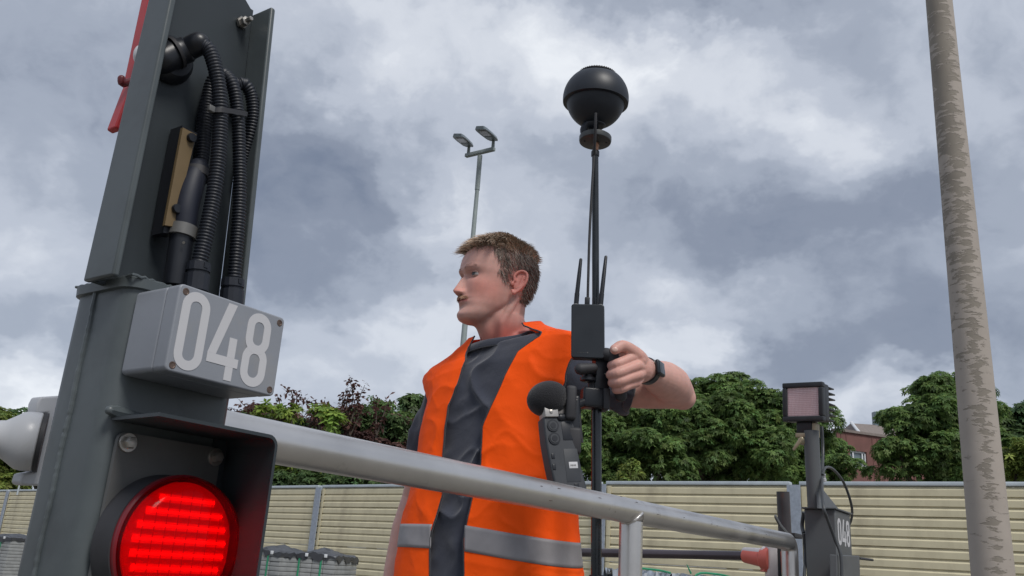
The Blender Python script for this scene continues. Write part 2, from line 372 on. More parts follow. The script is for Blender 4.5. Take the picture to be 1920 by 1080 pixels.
def tree(name, label, base, lobes, leafsize, dens, material, nleaf=6, seed=1, droop=.5, trunk_r=.22, group=None, cat='tree', tintvar=.28, twig=0, twigm=None, dark=.0, aspect=.42):
    """lobes: list of (centre xyz, radii xyz): rounded masses that make the crown"""
    rng = np.random.default_rng(seed); t = thing(name, label, cat, (base[0], base[1], 0), group)
    cs = np.array([l[0] for l in lobes]); top = cs[:, 2].max()
    g = G(); ctr = np.array([base[0], base[1], 0]); hmid = max(.8, cs[:, 2].mean()*.6)
    g.tube(spline([ctr, ctr+[.05, 0, hmid*.5], ctr+[0, .05, hmid]], 4), np.linspace(trunk_r, trunk_r*.7, 9), 10)
    g.out('trunk', m_bark, t)
    lb = G()
    for c, r in lobes:
        c = np.array(c); p0 = ctr+[0, 0, hmid*.8]; lb.tube(spline([p0, (p0+c)/2+[0, 0, .2], c, c+[0, 0, r[2]*.5]], 4), np.linspace(trunk_r*.5, .02, 13), 6)
    lb.out('limb', m_bark, t)
    Cs = []; Ns = []; Tn = []
    for c, r in lobes:
        c = np.array(c); r = np.array(r); area = (r[0]*r[2]+r[1]*r[2]+r[0]*r[1])*4; n = int(area*dens*.8); nsub = 16
        sdr = rng.normal(0, 1, (nsub, 3)); sdr /= np.linalg.norm(sdr, axis=1)[:, None]; sdr[:, 2] = np.where(sdr[:, 2] < -.4, -sdr[:, 2], sdr[:, 2])
        sc_ = c+sdr*r*rng.uniform(.55, 1.02, nsub)[:, None]; sr = rng.uniform(.22, .46, nsub)*r.mean(); w_ = sr**2/np.sum(sr**2); pick = rng.choice(nsub, n, p=w_)
        d = rng.normal(0, 1, (n, 3)); d += sdr[pick]*.5; d[:, 2] += .45; d /= np.linalg.norm(d, axis=1)[:, None]
        P = sc_[pick]+d*sr[pick][:, None]*np.array([1.15, 1.15, .8])*rng.uniform(.72, 1.04, n)[:, None]
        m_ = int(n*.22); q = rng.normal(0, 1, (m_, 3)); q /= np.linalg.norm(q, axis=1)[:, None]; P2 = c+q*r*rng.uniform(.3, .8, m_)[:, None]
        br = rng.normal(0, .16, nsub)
        Cs += [P, P2]; Ns += [d, q]; Tn += [br[pick], np.full(m_, -.15)]  # inner fill leaves tinted darker: shade inside the crown put into the colour
    C = np.vstack(Cs); Nn = np.vstack(Ns); K = np.concatenate(Tn)
    V, Fq = leaf_quads(C, Nn, leafsize, nleaf, rng, droop, aspect)
    tv = (1+rng.normal(0, tintvar, len(C)))[:, None]*np.array([1, 1, 1])
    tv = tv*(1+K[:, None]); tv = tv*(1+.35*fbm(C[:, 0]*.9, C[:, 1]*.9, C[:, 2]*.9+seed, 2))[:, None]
    warm = rng.normal(0, .08, len(C)); tv = tv*np.stack([1+warm, np.ones(len(C)), 1-warm*.5], 1); tv = np.clip(tv, .3, 2.2)
    tint = np.repeat(tv, nleaf*4, axis=0)
    fast_mesh('crown', V, Fq, material, t, tint, kind='stuff')
    return t
def lobe(px, py, Y, rx, rz, ry=None):
    """a crown mass at a place seen at px,py; radii in metres"""
    return (tuple(at(px, py, Y)), (rx, ry or rx*.9, rz))
def bush_from(px0, px1, top, Y, seed, rxm=(.7, 1.15), n=9, bottom=905):
    rg = random.Random(seed); L = []; mpp = Y/FPX*1.0
    for i in range(n):
        px = px0+(px1-px0)*(i+.5)/n+rg.uniform(-10, 10); t = top(px); r = rg.uniform(*rxm)
        L.append(lobe(px, t+r/mpp*.95, Y+rg.uniform(-.8, .8), r, r))
        y = t+r/mpp*2.1
        while y < bottom:
            r2 = rg.uniform(*rxm)*1.05; L.append(lobe(px+rg.uniform(-12, 12), y, Y+rg.uniform(-1.6, .2), r2, r2)); y += r2/mpp*1.2
    return L
def interp(*pts): xs = [p[0] for p in pts]; ys = [p[1] for p in pts]; return lambda x: float(np.interp(x, xs, ys))
YT = 27
b = at(1175, 1000, YT)
tree('chestnut_tree', 'leafy green chestnut tree partly hidden by the black pole and raised arm', b, bush_from(1065, 1250, interp((1065, 800), (1110, 775), (1180, 765), (1250, 780)), YT, 3, n=8), .115, 165, m_leafg, seed=3, group='chestnut trees behind the fence')
b = at(1370, 1000, YT+1)
tree('chestnut_tree', 'broad dense chestnut tree rising between the elbow and the work light', b, bush_from(1245, 1500, interp((1245, 745), (1300, 712), (1345, 716), (1400, 722), (1460, 742), (1500, 752)), YT+1, 5, n=11), .115, 165, m_leafg, seed=5, group='chestnut trees behind the fence')
b = at(1555, 1000, YT+5)
tree('chestnut_tree', 'small chestnut tree in front of the brick building, right of the work light', b, bush_from(1500, 1562, interp((1500, 800), (1540, 815), (1575, 822), (1592, 858)), YT+5, 6, rxm=(.6, .9), n=4), .115, 165, m_leafg, seed=6, group='chestnut trees behind the fence')
b = at(1745, 1000, YT)
tree('chestnut_tree', 'tall chestnut tree behind the peeling beige pole', b, bush_from(1695, 1845, interp((1690, 785), (1705, 745), (1735, 715), (1760, 696), (1790, 705), (1845, 745)), YT, 8, rxm=(.65, .95), n=6), .12, 160, m_leafg, seed=8, group='chestnut trees behind the fence')
b = at(1890, 1000, YT+14)
tree('chestnut_tree', 'dark far tree at the right edge beyond the beige pole', b, bush_from(1855, 1990, interp((1855, 790), (1880, 765), (1930, 770), (1990, 760)), YT+14, 9, rxm=(.9, 1.5), n=5), .3, 26, m_leafd, seed=9)
b = at(1912, 1000, YT-4)
tree('round_shrub', 'bright yellow green bush at the right edge above the fence', b, bush_from(1893, 1970, interp((1893, 850), (1920, 826), (1970, 830)), YT-4, 11, rxm=(.5, .7), n=3), .13, 130, m_leafy, nleaf=5, seed=11, cat='shrub')
b = at(1185, 1000, 20)
tree('young_conifer', 'small light green conifer tip just above the fence beside the pole', b, [lobe(1182, 900, 18, .26, .34), lobe(1183, 882, 18, .14, .24)], .09, 260, m_leafy, nleaf=5, seed=12, trunk_r=.06, cat='shrub')
# left side: copper beech, hazel and company
b = at(600, 1000, 22)
tree('copper_beech', 'purple leaved copper beech behind the handrail and fence', b, bush_from(430, 790, interp((430, 775), (500, 765), (560, 775), (640, 770), (690, 775), (790, 800)), 24, 14, rxm=(.5, .85), n=10), .16, 70, m_leafp, nleaf=5, seed=14, cat='tree', trunk_r=.15)
b = at(690, 1000, 23.2)
tree('hazel_shrub', 'olive green bushy shrub among the purple leaves beside the person', b, [lobe(px, py, 23.0, .42, .42) for px, py in ((650, 800), (690, 790), (720, 800), (745, 815), (560, 815), (590, 835), (480, 800), (700, 835))], .13, 90, m_leafd, nleaf=5, seed=44, cat='shrub', trunk_r=.06)
b = at(520, 1000, 21.5)
tree('hazel_shrub', 'light green broad leaved shrub growing through the purple beech, nearest the number box', b, [lobe(512, 776, 21.5, .42, .22), lobe(548, 780, 21.5, .25, .30), lobe(470, 800, 21.5, .4, .35), lobe(525, 885, 21.3, .3, .3)], .19, 40, m_leafb, nleaf=5, seed=15, cat='shrub', trunk_r=.06, droop=.2)
b = at(615, 1000, 21.6)
tree('hazel_shrub', 'light green broad leaved shrub between the purple branches left of the person', b, [lobe(596, 780, 21.4, .28, .3), lobe(628, 796, 21.4, .26, .3), lobe(605, 885, 21.2, .3, .3)], .22, 40, m_leafb, nleaf=5, seed=16, cat='shrub', trunk_r=.06, droop=.2)
b = at(700, 1000, 26)
tree('maple_tree', 'green feathery tree behind the purple beech, beside the vest', b, bush_from(665, 745, interp((665, 765), (705, 750), (745, 775)), 25, 17, rxm=(.5, .8), n=4), .17, 70, m_leafg, nleaf=5, seed=17, trunk_r=.12)
b = at(790, 1000, 32)
tree('maple_tree', 'dark green far tree directly left of the orange vest', b, bush_from(745, 860, interp((745, 790), (775, 740), (810, 745), (860, 770)), 32, 18, rxm=(.7, 1.1), n=4), .22, 50, m_leafd, nleaf=6, seed=18, trunk_r=.15)
b = at(20, 1000, 36)
tree('willow_tree', 'pale yellow green tree at the left edge beyond the white fitting', b, bush_from(-70, 75, interp((-60, 780), (0, 772), (28, 780), (45, 800)), 34, 20, rxm=(.7, 1.1), n=7, bottom=935), .16, 60, m_leafy, nleaf=5, seed=20, trunk_r=.14)
b = at(60, 1000, 44)
tree('maple_tree', 'dark tree top showing left of the grey signal post', b, bush_from(42, 240, interp((42, 772), (60, 765), (240, 790)), 44, 21, rxm=(1.0, 1.5), n=5), .3, 30, m_leafd, nleaf=6, seed=21, trunk_r=.16)
# low hedge under the rail
b = at(640, 1000, 21)
tree('laurel_hedge', 'dark clipped hedge showing beneath the handrail above the left fence', b, [lobe(px, 930, 21.2, .8, .62) for px in range(440, 800, 40)], .12, 60, m_leafd, nleaf=5, seed=22, cat='hedge', trunk_r=.08)
# spiky purple shoots
def shoots(label, base, stems, seed, parent_name='beech_shoots'):
    rng = np.random.default_rng(seed); t = thing(parent_name, label, 'shrub', (base[0], base[1], 0)); g = G(); C = []; Nn = []
    for pts in stems:
        P = spline([at(*q) for q in pts], 6); g.tube(P, np.linspace(.028, .006, len(P)), 6)
        Q = resample(P, .055)
        for q in Q[2:]:
            for _ in range(2): C.append(q+rng.normal(0, .06, 3)); Nn.append(rng.normal(0, 1, 3))
    lo = at(stems[0][0][0], 960, stems[0][0][2]); g.tube([np.array([base[0], base[1], 0]), lo, at(*stems[0][0])], [.06, .05, .03], 8)
    g.out('stem', m_bark, t); C = np.array(C); V, Fq = leaf_quads(C, np.array(Nn), .13, 2, rng, .3, .62)
    tv = np.repeat(np.clip(1+rng.normal(0, .25, len(C)), .4, 1.8)[:, None]*np.ones(3), 8, axis=0); fast_mesh('leaves', V, Fq, m_leafp, t, tv, kind='stuff')
Ys = 21.8
shoots('tall spiky purple beech shoots left of the orange vest', at(650, 1000, Ys), [[(655, 860, Ys), (652, 790, Ys), (662, 745, Ys), (655, 707, Ys)], [(655, 800, Ys), (668, 760, Ys), (684, 722, Ys)], [(655, 800, Ys), (640, 770, Ys), (650, 735, Ys)], [(655, 820, Ys), (672, 780, Ys), (672, 750, Ys)], [(652, 800, Ys), (632, 790, Ys), (618, 765, Ys)], [(658, 840, Ys), (650, 760, Ys), (660, 725, Ys)]], 31)
shoots('thin purple beech shoots next to the number box', at(540, 1000, Ys), [[(545, 860, Ys), (545, 780, Ys), (548, 740, Ys), (535, 727, Ys)], [(545, 800, Ys), (528, 765, Ys), (520, 745, Ys)], [(546, 790, Ys), (556, 755, Ys), (555, 735, Ys)], [(560, 820, Ys), (600, 770, Ys), (570, 748, Ys)], [(580, 830, Ys), (612, 775, Ys), (608, 750, Ys)], [(500, 830, Ys), (470, 775, Ys), (450, 752, Ys)], [(500, 820, Ys), (480, 780, Ys), (468, 758, Ys)]], 32)
shoots('short purple beech twigs nearest the person', at(700, 1000, Ys), [[(705, 840, Ys), (705, 775, Ys), (700, 745, Ys)], [(705, 820, Ys), (722, 770, Ys), (731, 748, Ys)]], 33)

# ---------------------------------------------------------------- brick building
bd = thing('brick_building', 'red brown clad building with a flat roof between the trees', 'building', at(1640, 1000, 55)*[1, 1, 0])
m_brick = mat('red_cladding', (.16, .075, .065), .8, var=.12, vscale=2)
m_roofg = mat('grey_roof_tiles', (.20, .17, .155), .8, var=.15, vscale=6)
m_white = mat('white_frame', (.62, .64, .66), .4, var=.05)
m_glass = mat('dark_window_glass', (.12, .16, .18), .08, var=.2, vscale=1.5, spec=.8)
bl = at(1569, 808, 55); br = at(1760, 815, 58); hz = bl[2]; u = (br-bl)*[1, 1, 0]; Lb = np.linalg.norm(u); u = u/Lb; w = np.array([-u[1], u[0], 0])
frb = lambda x, y, z: np.array([bl[0], bl[1], 0])+u*x+w*y+np.array([0, 0, z])
px2m = 55/FPX*1.02
# wall with an opening for the window
wx0, wx1 = (1597-1569)*px2m, (1636-1569)*px2m; wz1 = hz-(840-808)*px2m; wz0 = hz-(869-808)*px2m
g = G()
for (x0, x1, z0, z1) in ((0, Lb, wz1, hz), (0, Lb, 0, wz0), (0, wx0, wz0, wz1), (wx1, Lb, wz0, wz1)): g.box(x0, x1, 0, .35, z0, z1, frb)
g.box(0, Lb, .35, 9, 0, hz-.1, frb); g.out('wall', m_brick, bd, smooth=False)
for k in range(int(Lb/.42)):
    x = .3+k*.42
    if wx0-.1 < x < wx1+.1: continue
    g = G(); g.box(x-.02, x+.02, -.03, 0, 0, hz-.12, frb); g.out('batten', m_brick, bd, smooth=False)
g = G(); g.box(-.12, Lb+.1, -.12, .4, hz, hz+.16, frb); g.out('roof_edge', m_roofg, bd, smooth=False)
g = G()
g.box(wx0, wx1, .1, .16, wz1-.1, wz1, frb); g.box(wx0, wx1, .1, .16, wz0, wz0+.1, frb)
for x in (wx0, wx0+.28, wx1-.32, wx1-.1): g.box(x, x+.1, .1, .155, wz0, wz1, frb)
wf = g.out('window_frame', m_white, bd, smooth=False)
g = G(); g.box(wx0, wx1, .18, .2, wz0, wz1, frb); g.out('pane', m_glass, wf, smooth=False)
g = G(); g.box(wx0-.05, wx1+.05, -.1, .1, wz0-.09, wz0-.02, frb); g.out('window_sill', m_white, bd, smooth=False)
hb = thing('gabled_house', 'grey tiled house roof with a white gable edge above the brick building', 'building', at(1640, 1000, 72)*[1, 1, 0])
r0 = at(1613, 809, 70); r1_ = at(1628, 784, 70); r2_ = at(1700, 790, 74); zb = r0[2]-.2
def P3(p, dz=0): return np.array([p[0], p[1], dz])
g = G(); ys = np.array([0, 8, 0]); lft = np.array([r0[0]-.2, r0[1], 0]); rgt = np.array([r2_[0]+4, r0[1], 0])
g.add([lft, rgt, rgt+ys, lft+ys, lft+[0, 0, zb], rgt+[0, 0, zb], rgt+ys+[0, 0, zb], lft+ys+[0, 0, zb]], [(0, 1, 5, 4), (1, 2, 6, 5), (2, 3, 7, 6), (3, 0, 4, 7), (4, 5, 6, 7)]); g.out('wall', m_white, hb, smooth=False)
ap = r1_[2]; A_ = lft+[.6, -.2, ap]; B_ = rgt+[0, -.2, ap]
g = G(); g.add([lft+[0, -.4, zb], rgt+[0, -.4, zb], B_+[0, 3, 0], A_+[0, 3, 0], rgt+[0, 8, zb], lft+[0, 8, zb]], [(0, 1, 2, 3), (3, 2, 4, 5), (0, 3, 5), (1, 4, 2)]); g.out('roof', m_roofg, hb, smooth=False)
g = G(); g.tube([lft+[-.05, -.45, zb], A_+[-.05, 2.8, .05]], .12, 6); g.out('verge', m_white, hb)
g = G(); g.box(1.4, 2.2, .6, 1.2, 0, ap+1.1, lambda x, y, z: lft+[x+1.2, y+2, z]); g.out('dormer', m_glass, hb, smooth=False)

# ---------------------------------------------------------------- tall lamp post
m_lampg = mat('lamp_grey', (.26, .30, .30), .5, var=.08)
m_head = mat('lamp_head_grey', (.13, .16, .18), .45, var=.08)
m_lens = mat('led_panel', (.16, .14, .13), .3, var=.2, vscale=40)
base = at(866, 670, 24); base = np.array([base[0]-.05, 24, 0]); topz = at(900, 292, 24)[2]; tx = at(900, 292, 24)[0]
lp = thing('street_lamp', 'tall slim grey lamp post with two flat LED heads behind the person', 'street lamp', base)
g = G(); g.tube([base, [tx, 24, topz-1.1]], [.115, .062], 14); g.out('mast', m_lampg, lp)
g = G(); g.tube([[tx, 24, topz-1.15], [tx, 24, topz]], [.075, .075], 14); g.out('collar', m_lampg, lp)
c0 = at(878, 291, 24.3); c1 = at(924, 280, 23.7); g = G(); ud = (c1-c0); Lc = np.linalg.norm(ud); ud /= Lc; vd = np.cross([0, 0, 1.], ud); vd /= np.linalg.norm(vd); wd = np.cross(ud, vd)
g.box(-.1, Lc+.06, -.06, .06, -.055, .055, lambda x, y, z: c0+ud*x+vd*y+wd*z, c=.01); g.out('crossbar', m_lampg, lp)
for (c, tip) in ((c0, at(858, 256, 22.6)), (c1, at(900, 242, 22.0))):
    g = G(); g.tube([c, c+[0, 0, .32]], [.055, .045], 10); g.out('spigot', m_lampg, lp)
    h0 = c+np.array([0, 0, .30]); d = tip-h0; Lh = np.linalg.norm(d); d = d/Lh; sdv = np.cross(d, [0, 0, 1.]); sdv /= np.linalg.norm(sdv); nv = np.cross(sdv, d)
    out_ = [(-.12, .11), (.15, .165), (.5*Lh, .185), (.85*Lh, .178), (Lh-.02, .150), (Lh+.02, .120)]
    poly = out_+[(x, -y) for x, y in out_[::-1]]
    g = G(); n = len(poly); v = [h0+d*x+sdv*y for x, y in poly]+[h0+d*x+sdv*y*.8+nv*.085 for x, y in poly]
    f = [tuple(range(n)), tuple(range(2*n-1, n-1, -1))]+[(i, i+n, (i+1) % n+n, (i+1) % n) for i in range(n)]
    g.add(v, f); hd = g.out('lamp_head', m_head, lp, sharp=25)
    g = G(); g.box(Lh*.45, Lh*.86, -.115, .115, -.015, .0, lambda x, y, z: h0+d*x+sdv*y+nv*z); g.out('led_panel', m_lens, hd, smooth=False)
    g = G(); g.box(Lh*.34, Lh*.36, -.12, .12, -.012, .0, lambda x, y, z: h0+d*x+sdv*y+nv*z); g.box(Lh*.40, Lh*.42, -.12, .12, -.012, 0, lambda x, y, z: h0+d*x+sdv*y+nv*z); g.out('rib', m_head, hd, smooth=False)

# ---------------------------------------------------------------- beige pole with peeling paint (right)
def peel_mat():
    m = bpy.data.materials.new('peeling_beige_paint'); m.use_nodes = True; nt = m.node_tree; N = nt.nodes.new; L = nt.links.new; b = nt.nodes['Principled BSDF']; b.inputs['Roughness'].default_value = .75
    tc = N('ShaderNodeTexCoord'); mp = N('ShaderNodeMapping'); mp.inputs['Scale'].default_value = (5, 5, 15); L(tc.outputs['Object'], mp.inputs[0])
    n = N('ShaderNodeTexNoise'); n.inputs['Scale'].default_value = 2.1; n.inputs['Detail'].default_value = 10; n.inputs['Roughness'].default_value = .62; n.inputs['Distortion'].default_value = .35; L(mp.outputs[0], n.inputs['Vector'])
    # weathered side: faces the camera, a band down one side of the pole
    sx = N('ShaderNodeSeparateXYZ'); L(tc.outputs['Object'], sx.inputs[0])
    q = N('ShaderNodeMath'); q.operation = 'MULTIPLY_ADD'; L(sx.outputs[0], q.inputs[0]); q.inputs[1].default_value = 1.2; q.inputs[2].default_value = .012
    ab = N('ShaderNodeMath'); ab.operation = 'ABSOLUTE'; L(q.outputs[0], ab.inputs[0])
    s = N('ShaderNodeMath'); s.operation = 'MULTIPLY_ADD'; L(ab.outputs[0], s.inputs[0]); s.inputs[1].default_value = -1.9; L(n.outputs['Fac'], s.inputs[2])
    # more peeling higher up
    hz_ = N('ShaderNodeMath'); hz_.operation = 'MULTIPLY_ADD'; L(sx.outputs[2], hz_.inputs[0]); hz_.inputs[1].default_value = .038; L(s.outputs[0], hz_.inputs[2])
    mr = N('ShaderNodeMapRange'); mr.inputs['From Min'].default_value = .515; mr.inputs['From Max'].default_value = .565; L(hz_.outputs[0], mr.inputs['Value'])
    n2 = N('ShaderNodeTexNoise'); n2.inputs['Scale'].default_value = 9; n2.inputs['Detail'].default_value = 5; L(tc.outputs['Object'], n2.inputs['Vector'])
    c1 = N('ShaderNodeMix'); c1.data_type = 'RGBA'; c1.inputs['A'].default_value = (.315, .278, .242, 1); c1.inputs['B'].default_value = (.395, .35, .308, 1); L(n2.outputs['Fac'], c1.inputs['Factor'])
    c2 = N('ShaderNodeMix'); c2.data_type = 'RGBA'; c2.inputs['A'].default_value = (.185, .162, .135, 1); c2.inputs['B'].default_value = (.265, .235, .195, 1); L(n2.outputs['Fac'], c2.inputs['Factor'])
    c3 = N('ShaderNodeMix'); c3.data_type = 'RGBA'; L(mr.outputs[0], c3.inputs['Factor']); L(c1.outputs['Result'], c3.inputs['A']); L(c2.outputs['Result'], c3.inputs['B']); L(c3.outputs['Result'], b.inputs['Base Color'])
    bp = N('ShaderNodeBump'); bp.inputs['Strength'].default_value = .7; bp.inputs['Distance'].default_value = .003; bp.invert = True; L(mr.outputs[0], bp.inputs['Height']); L(bp.outputs[0], b.inputs['Normal'])
    return m
pb = (at(1826, 1080, 4.8)+at(1898, 1080, 4.8))/2; pt = (at(1738, 0, 4.8)+at(1783, 0, 4.8))/2
def poler(z): return np.interp(z, [1.1, 4.73], [.106, .079])
P0 = np.array([pb[0]-(pt[0]-pb[0])*.3, 4.8, 0]); P1 = pt+(pt-pb)*.8
g = G(); zs = np.linspace(0, P1[2], 30); g.tube([P0+(P1-P0)*(z/P1[2]) for z in zs], [np.interp(z, [0, 1.1, 4.73, 8], [.114, .106, .079, .055]) for z in zs], 40)
pole_o = g.out('beige_pole', peel_mat(), None, loc=P0); pole_o['label'] = 'thick beige tapered pole with flaking grey patches on the right'; pole_o['category'] = 'pole'

# ---------------------------------------------------------------- pallets of wrapped paving stones
m_stone = mat('grey_concrete', (.27, .28, .28), .85, var=.14, vscale=10, bump=.3, bscale=60)
m_wrap = mat('black_plastic_wrap', (.045, .048, .055), .35, var=.2, vscale=8)
m_wrapg = mat('grey_plastic_wrap', (.22, .25, .29), .35, var=.3, vscale=6)
m_strap = mat('green_strap', (.03, .25, .13), .5)
m_wood = mat('pallet_wood', (.22, .17, .11), .85, var=.25, vscale=14)
def pallet(c, label, w=.82, d=.8, h=.97, seed=0, hump=.09, group='wrapped pallets of paving stones'):
    rg = random.Random(seed); rr = np.random.default_rng(seed); c = np.array(c, float); c[2] = 0; az = R(-20+rg.uniform(-8, 8)); ux = np.array([math.cos(az), math.sin(az), 0]); uy = np.array([-math.sin(az), math.cos(az), 0])
    fr = lambda x, y, z: c+ux*x+uy*y+np.array([0, 0, z]); t = thing('stone_pallet', label, 'pallet', c, group)
    g = G()
    for k in range(5): g.box(-w/2+k*(w-.12)/4, -w/2+.12+k*(w-.12)/4, -d/2, d/2, .10, .12, fr)
    for k in range(3): g.box(-w/2, w/2, -d/2+k*(d-.1)/2, -d/2+.1+k*(d-.1)/2, 0, .10, fr)
    g.out('pallet_base', m_wood, t, smooth=False)
    z = .125; me = None
    while z < h-.06:
        n = 4
        for k in range(n):
            off = rg.uniform(-.004, .004); x0 = -w/2+k*w/n+.003; x1 = -w/2+(k+1)*w/n-.003
            g = G(); g.box(x0, x1, -d/2+off, d/2+off, z, z+.052, fr, c=.004); g.out('slab', m_stone, t)
        z += .057
    # draped cover: grid over the top with a hump and ragged skirts
    n = 18; v = []; f = []
    for j in range(n+1):
        for i in range(n+1):
            x = (i/n-.5)*1.16; y = (j/n-.5)*1.16; ex = max(0, abs(x)-.5); ey = max(0, abs(y)-.5)
            zz = z+.012-(ex+ey)*.9*(1+.5*rg.uniform(-1, 1))+hump*max(0, 1-abs(x)*3.4)*(1-min(1, abs(y)*1.2))+.012*rg.uniform(-1, 1)
            v.append(fr(np.clip(x, -.515, .515)*w+rg.uniform(-.004, .004), np.clip(y, -.515, .515)*d, zz))
    for j in range(n):
        for i in range(n): f.append((j*(n+1)+i, j*(n+1)+i+1, (j+1)*(n+1)+i+1, (j+1)*(n+1)+i))
    mesh('cover_sheet', v, f, m_wrap, t, smooth=True, sharp=50)
    g = G()
    for x in (-w*.28, w*.2): g.box(x-.012, x+.012, -d/2-.008, -d/2-.004, .12, z, fr)
    g.out('strap', m_strap, t, smooth=False)
    g = G()
    for x in (-w*.42, -w*.12, w*.3): g.box(x-.02, x+.02, -d/2-.03, -d/2-.012, z-.03, z+.014, fr, c=.004)
    g.out('clip', m_white, t)
Yp = 12.2
pallet(at(522, 1070, Yp), 'pallet of grey paving slabs under a black cover, right beside the red signal lamp', seed=1, w=.66, h=1.00)
pallet(at(606, 1070, Yp+.15), 'pallet of grey paving slabs under a black cover, nearer the orange vest', seed=2, w=.64, h=.99)
pallet(at(18, 1060, 17), 'pallet of grey paving slabs at the left edge beside the post', seed=3, w=.8, h=.93, hump=.07)
def debris(px0, px1, Y, z, seed, label):
    rg = random.Random(seed); t = thing('wrapped_bundle', label, 'bundle', at((px0+px1)/2, 1070, Y)*[1, 1, 0]); 
    a = at(px0, 1070, Y)*[1, 1, 0]; b_ = at(px1, 1070, Y)*[1, 1, 0]; u = (b_-a); Lg = np.linalg.norm(u); u /= Lg; w_ = np.array([-u[1], u[0], 0]); n = 26; v = []; f = []
    fr = lambda x, y, zz: a+u*x+w_*y+np.array([0, 0, zz])
    g = G(); g.box(.02, Lg-.02, .02, .9, 0, z-.07, fr); g.out('stone_block', m_stone, t, smooth=False)
    for j in range(9):
        for i in range(n+1):
            e = 1 if 0 < j < 8 else 0; v.append(fr(Lg*i/n, (j-.5)*.13, (z+.035*rg.uniform(-1, 1)) if e else z-.3))
    for j in range(8):
        for i in range(n): f.append((j*(n+1)+i, j*(n+1)+i+1, (j+1)*(n+1)+i+1, (j+1)*(n+1)+i))
    mesh('plastic_sheet', v, f, m_wrapg, t, smooth=False)
    g = G(); x = Lg*.25; g.tube(spline([fr(x, -.08, z-.2), fr(x+.05, 0, z+.02), fr(x+.3, .1, z+.04), fr(x+.5, .3, z+.02)], 4), .012, 5); g.tube([fr(x+.0, .02, z+.03), fr(x-.05, 0, z+.12)], [.012, .004], 5); g.out('strap', m_strap, t)
debris(1150, 1262, 9.5, 1.015, 5, 'low stack wrapped in crumpled grey plastic just right of the black pole')
debris(1262, 1400, 9.6, 1.012, 6, 'low stack in crumpled plastic with a green strap behind the rail leg')

# ================================================================== THE MACHINE (foreground left)
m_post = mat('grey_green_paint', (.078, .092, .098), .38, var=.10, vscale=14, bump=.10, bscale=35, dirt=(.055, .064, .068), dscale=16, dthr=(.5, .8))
m_postd = mat('grey_paint_shaded', (.028, .036, .042), .5, var=.12, vscale=10, bump=.1, bscale=30)  # post paint darkened: shade of the recess and hood put into its colour
m_box = mat('light_grey_enclosure', (.225, .24, .27), .38, var=.05, vscale=20, bump=.04, bscale=200, dirt=(.26, .255, .25), dscale=14, dthr=(.55, .8))
m_digit = mat('white_sticker', (.50, .50, .52), .45, var=.03, vscale=8)
m_black = mat('black_plastic', (.011, .013, .018), .38, var=.2, vscale=20)
m_hose = mat('corrugated_conduit', (.012, .015, .023), .5, var=.2, vscale=30)
m_steel = mat('bolt_steel', (.42, .40, .37), .35, metal=.8, var=.2, vscale=80)
m_rust = mat('screw_brown', (.12, .085, .07), .5, metal=.5, var=.3, vscale=200)
m_plate = mat('grey_mount_plate', (.12, .12, .117), .5, metal=.2, var=.16, vscale=18, dirt=(.10, .10, .10), dscale=25)
m_ochre = mat('ochre_bar', (.15, .105, .052), .5, var=.12, vscale=25)
m_redp = mat('red_paint', (.46, .035, .04), .4, var=.12, vscale=12)
m_rubber = mat('dark_rubber', (.03, .03, .034), .6, var=.2, vscale=30)
post = thing('signal_post', 'dark grey steel post with conduit loops, number box and red signal lamp at the left', 'signal post', mf(.45, .70, 0))

# lower hollow post, rounded corners, slightly wider collar at its top (weld)
def rrect(a0, a1, b0, b1, r, n=5):
    out = []
    for (ca, cb, s) in ((a1-r, b0+r, -90), (a1-r, b1-r, 0), (a0+r, b1-r, 90), (a0+r, b0+r, 180)):
        for k in range(n+1): an = R(s+90*k/n); out.append((ca+r*math.cos(an), cb+r*math.sin(an)))
    return out
def loft(sections, closed_top=True):
    """sections: list of (z, [(a,b)...])"""
    n = len(sections[0][1]); v = []; f = []
    for z, s in sections: v += [mf(a, b, z) for a, b in s]
    for j in range(len(sections)-1):
        for k in range(n): f.append((j*n+k, j*n+(k+1) % n, (j+1)*n+(k+1) % n, (j+1)*n+k))
    f.append(tuple(range(n-1, -1, -1))); f.append(tuple((len(sections)-1)*n+k for k in range(n)))
    return v, f
def rr(e=0, r=.016): return rrect(.3925-e, .5165+e, .66-e, .75+e, r+e)
v, f = loft([(0, rr()), (1.0, rr()), (1.2035, rr()), (1.2045, rr(.0035)), (1.2125, rr(.0042)), (1.2145, rr(.001)), (1.2147, rr(-.006))])
mesh('lower_post', v, f, m_post, post)
# weld bead running down the camera-left face
g = G(); rg = random.Random(3); zs = np.arange(.55, 1.215, .0022)
g.tube([mf(.3922+rg.uniform(-.0003, .0003), .7125+.0006*math.sin(z*90), z) for z in zs], [.0022+.0006*rg.random() for z in zs], 8); g.out('weld_bead', m_post, post)
g = G(); pts = [mf(.3912, .748-.001*k, 1.2132+.0004*math.sin(k*.7)) for k in range(2, 84, 3)]+[mf(.3905+.0012*k, .6585, 1.2135+.0008*math.sin(k*.9)) for k in range(0, 100, 3)]
g.tube(pts, [.0013+.0002*rg.random() for _ in pts], 8); g.out('weld_bead', m_post, post)
